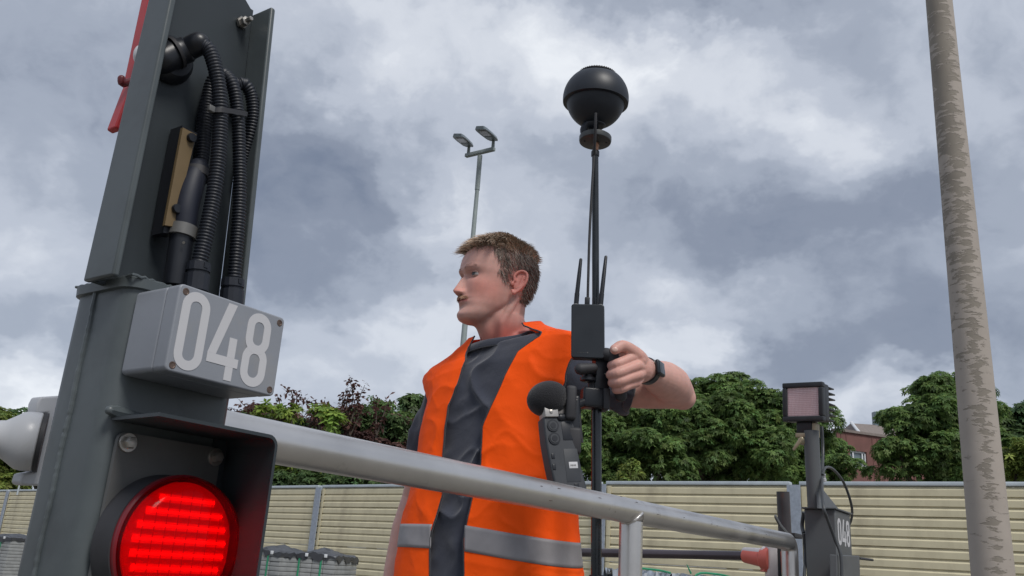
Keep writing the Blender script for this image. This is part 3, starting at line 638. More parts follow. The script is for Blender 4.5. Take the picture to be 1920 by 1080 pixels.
# open channel on top: left flange, web, right flange (tapering towards the top)
def plate_quad(g, c0, c1, c2, c3, thick):
    """solid sheet from four corners (world) with thickness vector"""
    c = [np.array(q) for q in (c0, c1, c2, c3)]; t = np.array(thick); v = c+[q+t for q in c]
    g.add(v, [(3, 2, 1, 0), (4, 5, 6, 7), (0, 1, 5, 4), (1, 2, 6, 5), (2, 3, 7, 6), (3, 0, 4, 7)])
zt = 1.70; z0 = 1.208; 
def bev(o, w=.0012):
    b = o.modifiers.new('bevel', 'BEVEL'); b.width = w; b.segments = 3; b.limit_method = 'ANGLE'; b.angle_limit = R(30); return o
g = G(); bm_b = .7
plate_quad(g, mf(.3735, .660, z0), mf(.3735, .704, z0), mf(.3700, .692, zt), mf(.3700, .660, zt), MA*.0065); bev(g.out('channel_flange', m_post, post, sharp=30), .002)
# web (its top runs beyond the picture on the left, stands lower on the right)
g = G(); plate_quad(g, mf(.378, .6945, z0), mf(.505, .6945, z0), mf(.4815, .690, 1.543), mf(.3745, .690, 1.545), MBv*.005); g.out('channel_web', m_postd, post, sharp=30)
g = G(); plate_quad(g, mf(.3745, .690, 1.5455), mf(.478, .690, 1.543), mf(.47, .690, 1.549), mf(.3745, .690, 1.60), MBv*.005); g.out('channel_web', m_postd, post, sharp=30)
g = G(); plate_quad(g, mf(.5045, .660, z0), mf(.5045, .694, z0), mf(.4810, .691, 1.5375), mf(.4810, .660, 1.5375), MA*.006); bev(g.out('channel_flange', m_post, post, sharp=30), .002)
# uneven weld line where left flange meets web
g = G(); zs = np.arange(1.21, 1.65, .004); g.tube([mf(.3795+.0008*math.sin(z*130)+rg.uniform(-.0006, .0006), .6885-.002*0, z) for z in zs], [.0034+.001*rg.random() for _ in zs], 8); g.out('weld_bead', m_postd, post)
# bolts on the web
def bolt(g, p, ax, r=.0042, h=.010, head=True):
    ax = np.array(ax, float); g.lathe(p, ax, [(r*1.9, 0), (r*1.9, h*.2), (r*1.45, h*.2), (r*1.45, h*.55), (r*.8, h*.6), (r*.8, h), (r*.6, h*1.05)], 12 if not head else 6)
for (a, z, r) in ((.469, 1.5195, .0034), (.386, 1.4245, .003)):
    g = G(); bolt(g, mf(a, .689, z), -MBv, r, .016); g.out('bolt', m_steel, post, sharp=25)
# hood over the lamp
g = G()
hz0 = 1.091
roof_pts = [(.3985, .660, 1.0965), (.3805, .572, 1.0915), (.4990, .5725, 1.0905), (.5155, .660, 1.0925)]
# roof sheet with rounded right corner into the right cheek: profile swept along b
def hood_profile(sh, b, n=6):
    a0 = np.interp(b, [.572, .66], [.3815, .3985]); a1 = np.interp(b, [.572, .66], [.4970, .5165])+.0; zt_ = np.interp(b, [.572, .66], [1.0915, 1.0945]); r = .010
    p = [(a0, zt_-.0-sh)]
    p += [(a1-r-0, zt_-sh)]
    for k in range(1, n+1): an = R(90-90*k/n); p.append((a1-r+(r-sh)*math.cos(an), zt_-r+(r-sh)*math.sin(an)))
    p.append((a1-sh, .86)); return p
v = []; f = []; th = .0028
bs = [.572, .60, .63, .66]
for b_ in bs: v += [mf(a, b_, z) for a, z in hood_profile(0, b_)]
n = len(v)//len(bs)
for b_ in bs: v += [mf(a, b_, z) for a, z in hood_profile(th, b_)]
o2 = n*len(bs)
for j in range(len(bs)-1):
    for k in range(n-1):
        f.append((j*n+k, (j+1)*n+k, (j+1)*n+k+1, j*n+k+1)); f.append((o2+j*n+k, o2+j*n+k+1, o2+(j+1)*n+k+1, o2+(j+1)*n+k))
for k in range(n-1): f.append((k, k+1, o2+k+1, o2+k)); 
for j in range(len(bs)-1): f.append((j*n, o2+j*n, o2+(j+1)*n, (j+1)*n))
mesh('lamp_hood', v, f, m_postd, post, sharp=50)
g = G(); g.tube([mf(.3925, .655, 1.0985), mf(.4, .6585, 1.0985), mf(.43, .6588, 1.098)], [.004, .0055, .003], 8, rnd_end=True); g.out('weld_bead', m_post, post)
# mounting plate
fr = lambda x, y, z: mf(x, y, z)
v, f = [], []
pl = [(a, z) for a, z in rrect(.4035, .5045, .88, 1.0835, .007)]
g = G(); g.prism(pl, .6535, .6575, lambda u, d, w: mf(u, d, w)); g.out('mounting_plate', m_plate, post, sharp=30)
g = G(); g.prism([(a, z) for a, z in rrect(.4985, .5160, .88, 1.0915, .0005)], .6577, .6597, lambda u, d, w: mf(u, d, w)); g.out('back_plate', m_postd, post, sharp=30)
for a, z in ((.4120, 1.0755), (.4985, 1.0755), (.412, .905), (.4985, .905)):
    g = G(); g.lathe(mf(a, .6535, z), -MBv, [(.0078, 0), (.0078, .0018), (.0075, .002)], 24); w_ = g.out('washer', m_steel, post, sharp=25)
    g = G(); g.lathe(mf(a, .6515, z), -MBv, [(.0052, 0), (.0052, .004), (.0044, .0052), (.002, .0056)], 6); g.out('bolt', m_steel, w_, sharp=20)
# the lamp: black round body, red lens dome, lit rows inside
lc = (.4545, .9985)
g = G(); g.lathe(mf(lc[0], .6535, lc[1]), -MBv, [(.0560, 0), (.0560, .006), (.0552, .008), (.0545, .0215), (.05, .0222)], 64); lamp = g.out('signal_lamp', m_rubber, post, sharp=30)
def lens_material():
    m = bpy.data.materials.new('red_signal_lens'); m.use_nodes = True; nt = m.node_tree; N = nt.nodes.new; L = nt.links.new; b = nt.nodes['Principled BSDF']
    b.inputs['Base Color'].default_value = (.85, .012, .03, 1); b.inputs['Roughness'].default_value = .12; b.inputs['Transmission Weight'].default_value = .94; b.inputs['IOR'].default_value = 1.12
    b.inputs['Specular IOR Level'].default_value = .55
    return m
m_lensr = lens_material()
def dome(R0_, depth, b0, n=22, seg=72, th=.0018):
    pr = []
    for k in range(n+1): t_ = k/n; an = t_*math.pi/2; pr.append((R0_*math.cos(an)**.8, depth*math.sin(an)))
    return pr
g = G(); pr = [(.0545, 0), (.0545, .010)]+[(.0535*math.cos(R(a))**.55, .010+.017*math.sin(R(a))) for a in range(8, 87, 6)]+[(.006, .0272), (.0003, .0273)]
ins = [(max(r-.0016, .0002), h-.0016) for r, h in pr[::-1]]
o3 = mf(lc[0]+.003, .631, lc[1]); ax = -MBv; tt = np.cross(ax, [0, 0, 1.]); tt /= np.linalg.norm(tt); bb = np.cross(ax, tt); seg = 72; allp = pr+ins; v = []; f = []
for r, h in allp:
    for k in range(seg): an = 2*math.pi*k/seg; v.append(o3+ax*h+(tt*math.cos(an)+bb*math.sin(an))*r)
for j in range(len(allp)):
    j2 = (j+1) % len(allp)
    for k in range(seg): f.append((j*seg+k, j*seg+(k+1) % seg, j2*seg+(k+1) % seg, j2*seg+k))
mesh('lens', v, f, m_lensr, lamp, sharp=60)
g = G(); g.lathe(o3, ax, [(.0562, -.002), (.0562, .003), (.0548, .0045), (.0548, .002), (.052, .002), (.052, -.002)], 64); g.out('lens_rim', mat('dark_red_rim', (.16, .008, .014), .3), lamp, sharp=30)
# reflector disc glowing red and LED rows
m_glow = mat('red_glow_panel', (.5, .01, .01), .5, var=.1, vscale=60, emis=(1, .008, .004), estr=.10)
m_led = mat('red_led', (1, .1, .08), .3, emis=(1, .035, .012), estr=1.7)
g = G(); g.lathe(o3+ax*.0035, ax, [(.0505, 0), (.0500, .001)], 56); g.out('reflector', m_glow, lamp, sharp=30)
m_halo = mat('red_led_halo', (.45, .01, .01), .4, emis=(1, .006, .003), estr=.42, var=.1)  # glowing strips stand for the halo of light around each LED row
for k in range(-4, 5):
    zz = k*.0107+.004; hw = math.sqrt(max(0, .046**2-zz**2))
    if hw < .012: continue
    g = G(); g.box(-hw+.002, hw-.002, -.0006, .0006, -.0034, .0030, lambda x, y, z: o3+ax*(.0054+y)+MA*x+np.array([0, 0, zz+z])); g.out('led_halo', m_halo, lamp, smooth=False)
    g = G(); ad = MA; x = -hw+.004
    g.tube([o3+ax*.0062+MA*(-hw+.004)+np.array([0, 0, zz]), o3+ax*.0062+MA*(hw-.004)+np.array([0, 0, zz])], .0009, 8); row = g.out('led_row', m_led, lamp)
    g = G()
    x = hw-.004; g.ball(o3+ax*.0066+MA*x+np.array([0, 0, zz]), .0015, 8, 5)
    g.ball(o3+ax*.007+MA*(-hw+.004)+np.array([0, 0, zz]), .0022, 10, 6); g.out('led', m_led, row)
for k in ():
    xx = k*.0098+.002; hh = math.sqrt(max(0, .043**2-xx**2)); g = G(); g.box(xx-.0003, xx+.0003, -.001, .0018, -hh, hh, lambda x, y, z: o3+ax*(.0048+y)+MA*x+np.array([0, 0, z])); g.out('divider', m_halo, lamp, smooth=False)
m_div = mat('dark_lens_divider', (.30, .008, .010), .4, emis=(1, .01, .005), estr=.12)
for k in range(-4, 5):
    xx = k*.0102+.002; hh = math.sqrt(max(0, .045**2-xx**2)); g = G(); g.box(xx-.0003, xx+.0003, 0, .0003, -hh, hh, lambda x, y, z: o3+ax*(.0084+y)+MA*x+np.array([0, 0, z])); g.out('divider', m_div, lamp, smooth=False)
# little white sticker on lamp body
g = G(); g.prism(rrect(.4005+.0, .4105, .9985, 1.0065, .001), .6528, .6532, lambda u, d, w: mf(u, d-.012, w)); g.out('sticker', m_digit, post, sharp=30)
# number box 048
g = G()
v, f = [], []
def boxpart(name, b0, b1, material, parent, e=0.):
    pl = rrect(.3975-e, .5085+e, 1.129-e, 1.2005+e, .0042)
    g = G(); g.prism(pl, b0, b1, lambda u, d, w: mf(u, d, w)); return bev(g.out(name, material, parent, sharp=30), .0014)
nb = boxpart('number_box', .6175, .6590, m_box, post)
boxpart('box_lid', .6000, .6168, m_box, nb, .0002)
g = G(); g.prism(rrect(.3985, .5075, 1.130, 1.1995, .004), .6166, .6177, lambda u, d, w: mf(u, d, w)); g.out('gasket', m_rubber, nb, sharp=30)
for a, z in ((.4035, 1.195), (.503, 1.195), (.4035, 1.134), (.503, 1.134)):
    g = G(); g.lathe(mf(a, .6008, z), -MBv, [(.0030, 0), (.0030, .0011), (.0022, .0012), (.0018, .0009), (.001, .0009)], 20); g.out('screw', m_rust, nb, sharp=30)
def stroke2(path, w, closed=False):
    """flat ribbon along 2-D path of width w: returns outer/inner quads"""
    p = np.array(path, float); n = len(p)
    if closed: T = np.roll(p, -1, 0)-np.roll(p, 1, 0)
    else: T = np.gradient(p, axis=0)
    T /= np.linalg.norm(T, axis=1)[:, None]; Nn = np.stack([-T[:, 1], T[:, 0]], 1); return p+Nn*w/2, p-Nn*w/2
def ribbon3(g, path, w, d0, d1, fr, closed=False):
    a, b_ = stroke2(path, w, closed); n = len(a); v = [fr(q[0], d0, q[1]) for q in a]+[fr(q[0], d0, q[1]) for q in b_]+[fr(q[0], d1, q[1]) for q in a]+[fr(q[0], d1, q[1]) for q in b_]
    f = []; m_ = n if closed else n-1
    for i in range(m_):
        j = (i+1) % n; f += [(i, j, n+j, n+i), (2*n+i, 3*n+i, 3*n+j, 2*n+j), (i, 2*n+i, 2*n+j, j), (n+i, n+j, 3*n+j, 3*n+i)]
    if not closed: f += [(0, n, 3*n, 2*n), (n-1, 3*n-1, 4*n-1, 2*n-1)]
    g.add(v, f)
def digits(x0, z0, H, W, gap, sw, fr, d0, d1, material, parent):
    """0 4 8 in narrow road-sign style; x right, z up"""
    def loop(xc, zc, w, h, r, n=8): return rrect(xc-w/2, xc+w/2, zc-h/2, zc+h/2, r, n)
    g = G(); ribbon3(g, loop(x0+W/2, z0+H/2, W-sw, H-sw, (W-sw)/2*.97), sw, d0, d1, fr, True); g.out('digit', material, parent, smooth=False)
    x = x0+W+gap; g = G()
    zb_ = z0+H*.30; W4 = W*1.18
    # diagonal parallelogram, bar and stem that butt together
    def poly(pts): g.prism(pts, d0, d1, fr)
    poly([(x, zb_), (x+sw*1.05, zb_), (x+W*.74+sw*.3, z0+H), (x+W*.74-sw*.85, z0+H)])
    poly([(x, zb_-sw), (x+W4, zb_-sw), (x+W4, zb_-.00005), (x, zb_-.00005)])
    xs = x+W4-sw*1.55; poly([(xs, z0), (xs+sw, z0), (xs+sw, zb_-sw-.00005), (xs, zb_-sw-.00005)]); poly([(xs, zb_), (xs+sw, zb_), (xs+sw, z0+H*.56), (xs, z0+H*.56)])
    g.out('digit', material, parent, smooth=False)
    x = x+W4+gap*.8; g = G(); hs = H*.5+sw*.5
    ribbon3(g, loop(x+W/2, z0+H-hs/2, (W-sw)*.96, hs-sw, (W-sw)*.46), sw, d0, d1, fr, True)
    ribbon3(g, loop(x+W/2, z0+hs/2, W-sw, hs-sw, (W-sw)*.48), sw, d0+(d1-d0)*.1, d1, fr, True)
    g.out('digit', material, parent, smooth=False)
digits(.4022, 1.1325, .0650, .0268, .0042, .0078, lambda u, d, w: mf(u, d, w), .5996, .60005, m_digit, nb)

# conduits in the channel
def hose(pts, r, name='conduit', parent=None, pitch=.0031):
    P = resample(spline(pts, 10), pitch/4); n = len(P); k = np.arange(n) % 4; rad = np.where(k == 0, r*.86, np.where(k == 1, r, np.where(k == 2, r, r*.86)))
    g = G(); g.tube(P, rad, 18); return g.out(name, m_hose, parent, sharp=80)
def ob(px, py, b_):
    d = ray(px, py); t = b_/(d@MBv); return CAM+d*t
H1 = [ob(352, 93, .672), ob(372, 84, .662), ob(391, 93, .656), ob(403, 125, .652), ob(411, 170, .650), ob(413, 225, .650), ob(409, 300, .650), ob(400, 370, .651), ob(386, 440, .653), ob(372, 500, .655)]
hose(H1, .0073, parent=post)
H2 = [ob(437, 545, .662), ob(443, 470, .660), ob(449, 380, .659), ob(449, 290, .659), ob(446, 215, .659), ob(438, 165, .661), ob(425, 143, .667), ob(408, 140, .676), ob(394, 165, .681), ob(386, 220, .682), ob(380, 290, .681), ob(372, 335, .680)]
hose(H2, .0066, parent=post)
H3 = [ob(446, 158, .672), ob(459, 158, .669), ob(471, 180, .668), ob(475, 215, .668), ob(470, 250, .671), ob(460, 290, .677), ob(452, 330, .681)]
H3 = [ob(378, 300, .684), ob(380, 235, .685), ob(392, 180, .682), ob(420, 155, .676)]+H3
hose(H3, .0066, parent=post)
# elbow gland top-left
g = G(); g.tube(spline([ob(304, 112, .682), ob(330, 100, .679), ob(352, 92, .674), ob(372, 82, .664)], 6), [.0135]*7+[.0125]*6+[.011]*6, 20, rnd_end=True); g.out('cable_gland', m_black, post)
g = G(); c_ = ob(331, 99, .678); ax_ = ob(352, 92, .674)-ob(325, 102, .680); ax_ /= np.linalg.norm(ax_); g.lathe(c_, ax_, [(.013, -.0015), (.0152, -.0015), (.0152, .0015), (.013, .0015)], 28); g.out('gland_ring', m_rubber, post, sharp=30)
g = G(); g.lathe(ob(318, 112, .689), -MBv, [(.024, 0), (.022, .006), (.018, .010)], 24); g.out('gland_base', m_black, post, sharp=30)
# cable ties
def tie(p, q, r, parent, name='cable_tie', w=.0016, m_=None):
    g = G(); p = np.array(p); q = np.array(q); ax_ = np.array([0, 0, 1.]); mid = (p+q)/2; d = q-p; L_ = np.linalg.norm(d); d = d/L_; e = np.cross(d, ax_); e /= np.linalg.norm(e); n = 28; loop_ = []
    for k in range(n):
        an = 2*math.pi*k/n; c = math.cos(an); s = math.sin(an); loop_.append(mid+d*(L_/2*np.sign(c)*min(1, abs(c)*1.6)+r*c)+e*r*s)
    lo = [x-ax_*w for x in loop_]; hi = [x+ax_*w for x in loop_]; out_ = [(x-mid)*1.06+mid for x in lo]; ou2 = [(x-mid)*1.06+mid for x in hi]
    v = lo+hi+out_+ou2; f = []
    for k in range(n): j = (k+1) % n; f += [(k, j, n+j, n+k), (2*n+k, 3*n+k, 3*n+j, 2*n+j), (k, 2*n+k, 2*n+j, j), (n+k, n+j, 3*n+j, 3*n+k)]
    g.add(v, f); return g.out(name, m_ or m_rubber, parent, sharp=40)
tie(ob(412, 208, .650), ob(446, 214, .659), .0082, post, w=.0024)
g = G(); cc = ob(396, 204, .643); g.box(-.003, .003, -.002, .002, -.003, .003, lambda x, y, z: cc+MA*x+MBv*y+np.array([0, 0, z]), c=.0006); g.out('tie_head', m_plate, post)
# ochre bar with its dark side block
def quad_block(pts, b0, b1, name, material, z=None):
    v = [ob(x, y, b0) for x, y in pts]; v = v+[q+MBv*(b1-b0) for q in v]; n = len(pts)
    g = G(); g.add(v, [tuple(range(n)), tuple(range(2*n-1, n-1, -1))]+[(i, i+n, (i+1) % n+n, (i+1) % n) for i in range(n)]); return g.out(name, material, post, sharp=30)
quad_block([(343, 239), (368, 252), (349, 330), (333, 426), (309, 422), (328, 320)], .668, .6715, 'ochre_bar', m_ochre)
quad_block([(342, 235), (370, 250), (350, 330), (334, 440), (306, 436), (326, 320)], .6718, .6895, 'bar_bracket', m_black)
for (x, y) in ((357, 259), (329, 392)):
    g = G(); g.lathe(ob(x, y, .668), -MBv, [(.0042, 0), (.0045, .002), (.004, .004)], 16); g.out('bolt', m_black, post, sharp=30)
# big connector and sleeves
g = G(); g.tube(spline([ob(372, 315, .676), ob(362, 340, .672), ob(350, 385, .670), ob(345, 425, .670)], 6), np.interp(np.arange(19), [0, 4, 9, 14, 18], [.0095, .0108, .0114, .0112, .0108]), 24, rnd_end=True); g.out('connector', mat('dark_blue_connector', (.010, .013, .024), .55, var=.2), post)
g = G(); g.tube([ob(371, 320, .675), ob(368, 333, .674)], .0122, 24); g.out('collar', m_rubber, post)
g = G(); g.tube([ob(345, 425, .670), ob(340, 445, .670)], .0128, 24); g.out('collar', m_plate, post)
g = G(); g.tube([ob(341, 443, .670), ob(328, 535, .671)], .0105, 24); g.out('sleeve', m_black, post)
for (x0, y0, x1, y1, b_, r) in ((373, 492, 367, 545, .656, .0108), (437, 522, 433, 575, .663, .0108)):
    g = G(); p = ob(x0, y0, b_); q = ob(x1, y1, b_); d = (q-p); L_ = np.linalg.norm(d); d /= L_
    g.lathe(p, d, [(.008, 0), (r*.98, .001), (r, .006), (r, .0085), (r*.88, .009), (r*.88, .011), (r*1.02, .0115), (r*1.02, L_)], 14); cg = g.out('cable_gland', m_hose, post, sharp=25)
    g = G(); g.box(-.002, .002, -.0005, .0008, -.0045, 0, lambda x, y, z: p-MBv*(r*1.0)+MA*x+MBv*y+d*(-z+.002)); g.out('latch', m_black, cg, smooth=False)
g = G(); g.tube([ob(345, 455, .657), ob(344, 455, .6565)], .0012, 8); g.out('bolt', m_steel, post)

# ---------------------------------------------------------------- red barrier arm behind the post
arm = thing('barrier_arm', 'red upright barrier arm with a white clip behind the grey signal post', 'barrier arm', mf(.43, .80, 1.39))
def obp(x, y, b_=.80): return ob(x, y, b_)
g = G(); v0 = [obp(292, -60), obp(279, 0), obp(252, 128), obp(245, 160), obp(270, 170), obp(320, -60)]
g.add(v0+[q+MBv*.016 for q in v0], [tuple(range(6)), tuple(range(11, 5, -1))]+[(i, i+6, (i+1) % 6+6, (i+1) % 6) for i in range(6)]); bev(g.out('upper_bar', m_redp, arm, sharp=30), .002)
v0 = [obp(246, 158, .79), obp(216, 238, .79), obp(228, 246, .79), obp(275, 160, .79)]
g = G(); g.add(v0+[q+MBv*.016 for q in v0], [(0, 1, 2, 3), (7, 6, 5, 4)]+[(i, i+4, (i+1) % 4+4, (i+1) % 4) for i in range(4)]); bev(g.out('lower_bar', m_redp, arm, sharp=30), .002)
g = G(); g.tube(spline([obp(228, 148, .79), obp(230, 156, .79), obp(250, 152, .79)], 4), .0040, 12, rnd_end=True); g.out('hinge_pin', mat('dark_red_pin', (.16, .025, .03), .4), arm)
g = G(); g.ball(obp(262, 103, .79), (.006, .008, .011)); g.out('white_clip', mat('white_plastic', (.62, .63, .65), .35, var=.04, vscale=20, dirt=(.4, .39, .37), dscale=20, dthr=(.55, .85)), arm)
m_wp = mat('grey_white_plastic', (.47, .48, .50), .35, var=.05, vscale=20, dirt=(.33, .32, .30), dscale=20, dthr=(.55, .85))

# ---------------------------------------------------------------- handrail
m_tube = mat('satin_steel_tube', (.63, .615, .60), .31, metal=.9, var=.10, vscale=9, bump=.04, bscale=150, dirt=(.36, .35, .34), dscale=22, dthr=(.62, .75), stretch=(1, 1, 1))
rail = thing('handrail', 'satin steel tube handrail crossing in front of the person', 'handrail', mf(1.63, .80, 0))
g = G(); rs = np.linspace(.52, 2.672, 60); g.tube([mf(a, .80, 1.120) for a in rs], .0247, 40); g.out('rail_tube', m_tube, rail)
for a in (1.63,):
    g = G(); g.tube([mf(a, .80, 0), mf(a, .80, 1.100)], .0235, 32); g.out('leg', m_tube, rail)
    g = G(); pts = []
    for k in range(40):
        an = 2*math.pi*k/40; x = .0245*math.cos(an); y = .0245*math.sin(an); pts.append(mf(a+x, .80+y, 1.120-math.sqrt(max(0, .0247**2-y*y))-.0005+.0006*math.sin(k*1.7)))
    g.tube(pts+[pts[0]], .0026, 8); g.out('weld_bead', m_tube, rail)
# bend at the far end, going down
g = G(); bend = [mf(2.66+.0, .80, 1.120)]+[mf(2.665+.028*math.sin(R(t)), .80, 1.120-.028*(1-math.cos(R(t)))) for t in (15, 35, 55, 75, 90)]+[mf(2.693, .80, 1.06), mf(2.693, .80, 0)]
g.tube(bend, .0245, 32); g.out('leg', m_tube, rail)
for a in (1.22, 1.43, 1.58, 1.95, 2.3):   # scuffs: small dark scratches are real shallow dents
    g = G(); rg2 = random.Random(int(a*100))
    for _ in range(3):
        an = R(rg2.uniform(100, 215)); aa = a+rg2.uniform(-.12, .12); L_ = rg2.uniform(.003, .012); c_, s_ = .0249*math.cos(an), .0249*math.sin(an)
        g = G(); g.tube([mf(aa, .80+c_, 1.12+s_), mf(aa+L_, .80+c_*1.001, 1.12+s_)], [.0006, .0004], 5); g.out('scuff', m_rust, rail)

# ---------------------------------------------------------------- white fitting at the left edge
wf_ = thing('white_pipe_fitting', 'large white plastic pipe fitting in a bracket left of the signal post', 'pipe fitting', mf(.50, .95, 1.05))
def obw(x, y, b_=.95): return ob(x, y, b_)
def solid(pts, b0, dep, name, material, parent, bv=.003):
    v0 = [ob(x, y, b0) for x, y in pts]; n = len(v0); g = G(); g.add(v0+[q+MBv*dep for q in v0], [tuple(range(n)), tuple(range(2*n-1, n-1, -1))]+[(i, i+n, (i+1) % n+n, (i+1) % n) for i in range(n)]); return bev(g.out(name, material, parent, sharp=40), bv)
solid([(76, 744), (140, 740), (115, 912), (44, 910), (38, 905), (43, 888), (66, 884), (90, 774), (68, 776), (70, 756)], .95, .02, 'bracket', m_wp, wf_, .0025)
F0 = ob(72, 829, .945); fd = np.array([-.905, -.425, -.004]); fd /= np.linalg.norm(fd)
g = G(); P = np.array([F0+fd*t for t in (0, .002, .012, .018, .026, .034, .044, .10, .25)]); g.tube(P, [.0300, .0312, .0312, .0300, .0245, .0192, .0178, .0172, .0168], 40, cap=True); g.out('socket', m_wp, wf_, sharp=60)
g = G(); g.tube([F0-fd*.0006, F0-fd*.0046], .0315, 36); g.out('gasket', m_rubber, wf_)
g = G(); g.tube([F0+fd*.034+[0, -.0187, .002], F0+fd*.10+[0, -.0174, .001], F0+fd*.20+[0, -.0171, .001]], .0006, 6); g.out('seam', m_rubber, wf_)
g = G(); g.tube([F0+fd*.24, F0+fd*.40, (F0+fd*.43)*[1, 1, 0]], .0150, 20); g.out('pipe', m_tube, wf_)

# ---------------------------------------------------------------- far post with its own 048
m_post2 = mat('grey_machine_paint', (.088, .094, .10), .5, var=.10, vscale=6, bump=.06, bscale=20, dirt=(.07, .075, .08), dscale=6)
fp = thing('number_post', 'grey steel post end with white 048 lettering and a lamp mast', 'machine post', mf(2.84, .72, 0))
secs = [(z, [(2.75, .678), (2.935, .678), (2.945, .70), (2.945, .76), (2.75, .769)]) for z in (0, 1.2210)]
v, f = loft(secs); bev(mesh('post_body', v, f, m_post2, fp, sharp=30), .003)
pr = [(2.742, .672), (2.945, .672), (2.95, .70), (2.95, .768), (2.742, .775)]
v, f = loft([(1.2212, pr), (1.2262, pr)]); bev(mesh('top_plate', v, f, m_post2, fp, sharp=30), .0015)
g = G(); q0 = ob(1529, 952, .725); g.tube([q0, ob(1524, 870, .725), ob(1521, 808, .725)], .0225, 28); g.out('mast', m_post2, fp)
pg = [mf(2.81, .712, 1.2262), mf(2.90, .700, 1.2262), mf(2.82, .712, 1.30)]
g = G(); v0 = [ob(1533, 905, .715), ob(1573, 955, .700), ob(1536, 953, .70)]; g.add(v0+[q+MBv*.006 for q in v0], [(0, 1, 2), (5, 4, 3), (0, 3, 4, 1), (1, 4, 5, 2), (2, 5, 3, 0)]); g.out('gusset', m_post2, fp, smooth=False)
digits(2.772, 1.1200, .0790, .0400, .0085, .0120, lambda u, d, w: mf(u, d, w), .6772, .6779, m_digit, fp)
solid([(1570, 1040), (1612, 1042), (1616, 1200), (1572, 1200)], .655, .022, 'side_cover', m_post2, fp, .003)
g = G(); g.tube([ob(1611, 1047, .66), ob(1636, 1050, .66)], .004, 10); g.out('pin', m_rubber, fp)
# grease nipple
g = G(); g.lathe(ob(1546, 903, .715), [0, 0, 1.], [(.006, 0), (.006, .008), (.004, .01), (.004, .018), (.0055, .02), (.003, .026)], 12); g.out('grease_nipple', m_wp, fp)
# cables
m_cab = mat('grey_black_cable', (.05, .055, .06), .4, var=.15)
g = G(); g.tube(spline([ob(1541, 800, .72), ob(1543, 850, .715), ob(1541, 900, .70), ob(1544, 950, .672), ob(1552, 975, .668), ob(1565, 1010, .66), ob(1577, 1045, .645), ob(1578, 1120, .645)], 8), .0048, 10); g.out('cable', m_cab, fp)
g = G(); g.tube(spline([ob(1542, 890, .70), ob(1548, 877, .70), ob(1562, 880, .70), ob(1582, 905, .70), ob(1596, 945, .70), ob(1597, 970, .72), ob(1590, 990, .75)], 8), .0042, 10); g.out('cable', m_cab, fp)
g = G(); g.tube(spline([ob(1507, 960, .79), ob(1504, 985, .80), ob(1507, 1000, .79)], 6), .006, 10); g.tube(spline([ob(1507, 1000, .775), ob(1510, 1040, .775), ob(1507, 1100, .775)], 6), .005, 10); g.out('cable', m_cab, fp)
# lever left of the post and the round stub behind it
st = thing('round_stub_post', 'short dark round steel stub post with a small lever behind the rail end', 'stub post', mf(2.75, .92, 0))
s0 = ob(1468, 922, .95); s1 = ob(1472, 1005, .95)
g = G(); g.tube([np.array([s1[0], s1[1], 0]), s1, s0], .0215*1.05, 28); g.out('stub', mat('dark_brown_steel', (.06, .055, .058), .35, metal=.3, var=.2, vscale=15, dirt=(.10, .06, .05), dscale=30), st, sharp=40)
g = G(); g.tube([ob(1454, 969, .93), ob(1463, 985, .93), ob(1478, 1003, .93)], [.0075, .008, .008], 8, flat=.5, rnd_end=True); g.out('lever', m_post2, st)
g = G(); g.box(-.03, .06, -.01, .03, -.012, .004, lambda x, y, z: ob(1490, 1002, .93)+MA*x+MBv*y+np.array([0, 0, z]), c=.002); g.out('ledge', m_rubber, st)

# work light on the mast
wl = thing('work_light', 'square black LED work light with cooling fins on the lamp mast', 'work light', ob(1521, 808, .735))
yl = R(-28)
wc = (ob(1508, 752, .72)); fx = np.array([math.cos(R(6)), math.sin(R(6)), 0]); 
# lamp faces left-forward towards the camera: frame axes
nrm = np.array([-.66, -.74, -.04]); nrm /= np.linalg.norm(nrm); rt = np.cross(nrm, [0, 0, 1.]); rt /= np.linalg.norm(rt); rt = -rt if rt[0] < 0 else rt; upv = np.cross(rt, nrm); upv = upv if upv[2] > 0 else -upv
roll_l = R(-2.2); rt2 = rt*math.cos(roll_l)+upv*math.sin(roll_l); up2 = -rt*math.sin(roll_l)+upv*math.cos(roll_l)
wc = at(1504, 753, 2.62)
fl = lambda x, y, z: wc+rt2*x-nrm*y+up2*z
m_bl2 = mat('black_cast_metal', (.02, .022, .026), .45, var=.2, vscale=30)
hw, hh = .056, .050
g = G()
for (x0, x1, z0, z1) in ((-hw-.008, hw+.008, hh-.006, hh+.010), (-hw-.008, hw+.008, -hh-.010, -hh+.006), (-hw-.008, -hw+.006, -hh+.006, hh-.006), (hw-.006, hw+.008, -hh+.006, hh-.006)): g.box(x0, x1, 0, .022, z0, z1, fl, c=.003)
fr_o = g.out('bezel', m_bl2, wl)
g = G(); g.box(-hw-.006, hw+.006,   .014, .060, -hh-.008, hh+.008, fl, c=.006); g.out('housing', m_bl2, wl)
for k in range(7):
    z = -hh+.0+k*(2*hh)/6; g = G(); g.box(-hw-.004, hw+.006,   .058, .108 if 0 < k < 6 else .100, z-.0022, z+.0022, fl, c=.001); g.out('fin', m_bl2, wl)
g = G(); g.box(-.03, .03, .058, .09, -hh+.004, hh-.004, fl); g.out('core', m_bl2, wl, smooth=False)
m_fres = mat('pink_lens_glass', (.92, .78, .79), .2, var=.12, vscale=15)
m_fresd = mat('pink_lens_line', (.60, .42, .44), .4, var=.1)
g = G(); g.box(-hw+.006, hw-.006, .008, .012, -hh+.006, hh-.006, fl); ln_ = g.out('lens', m_fres, wl, smooth=False)
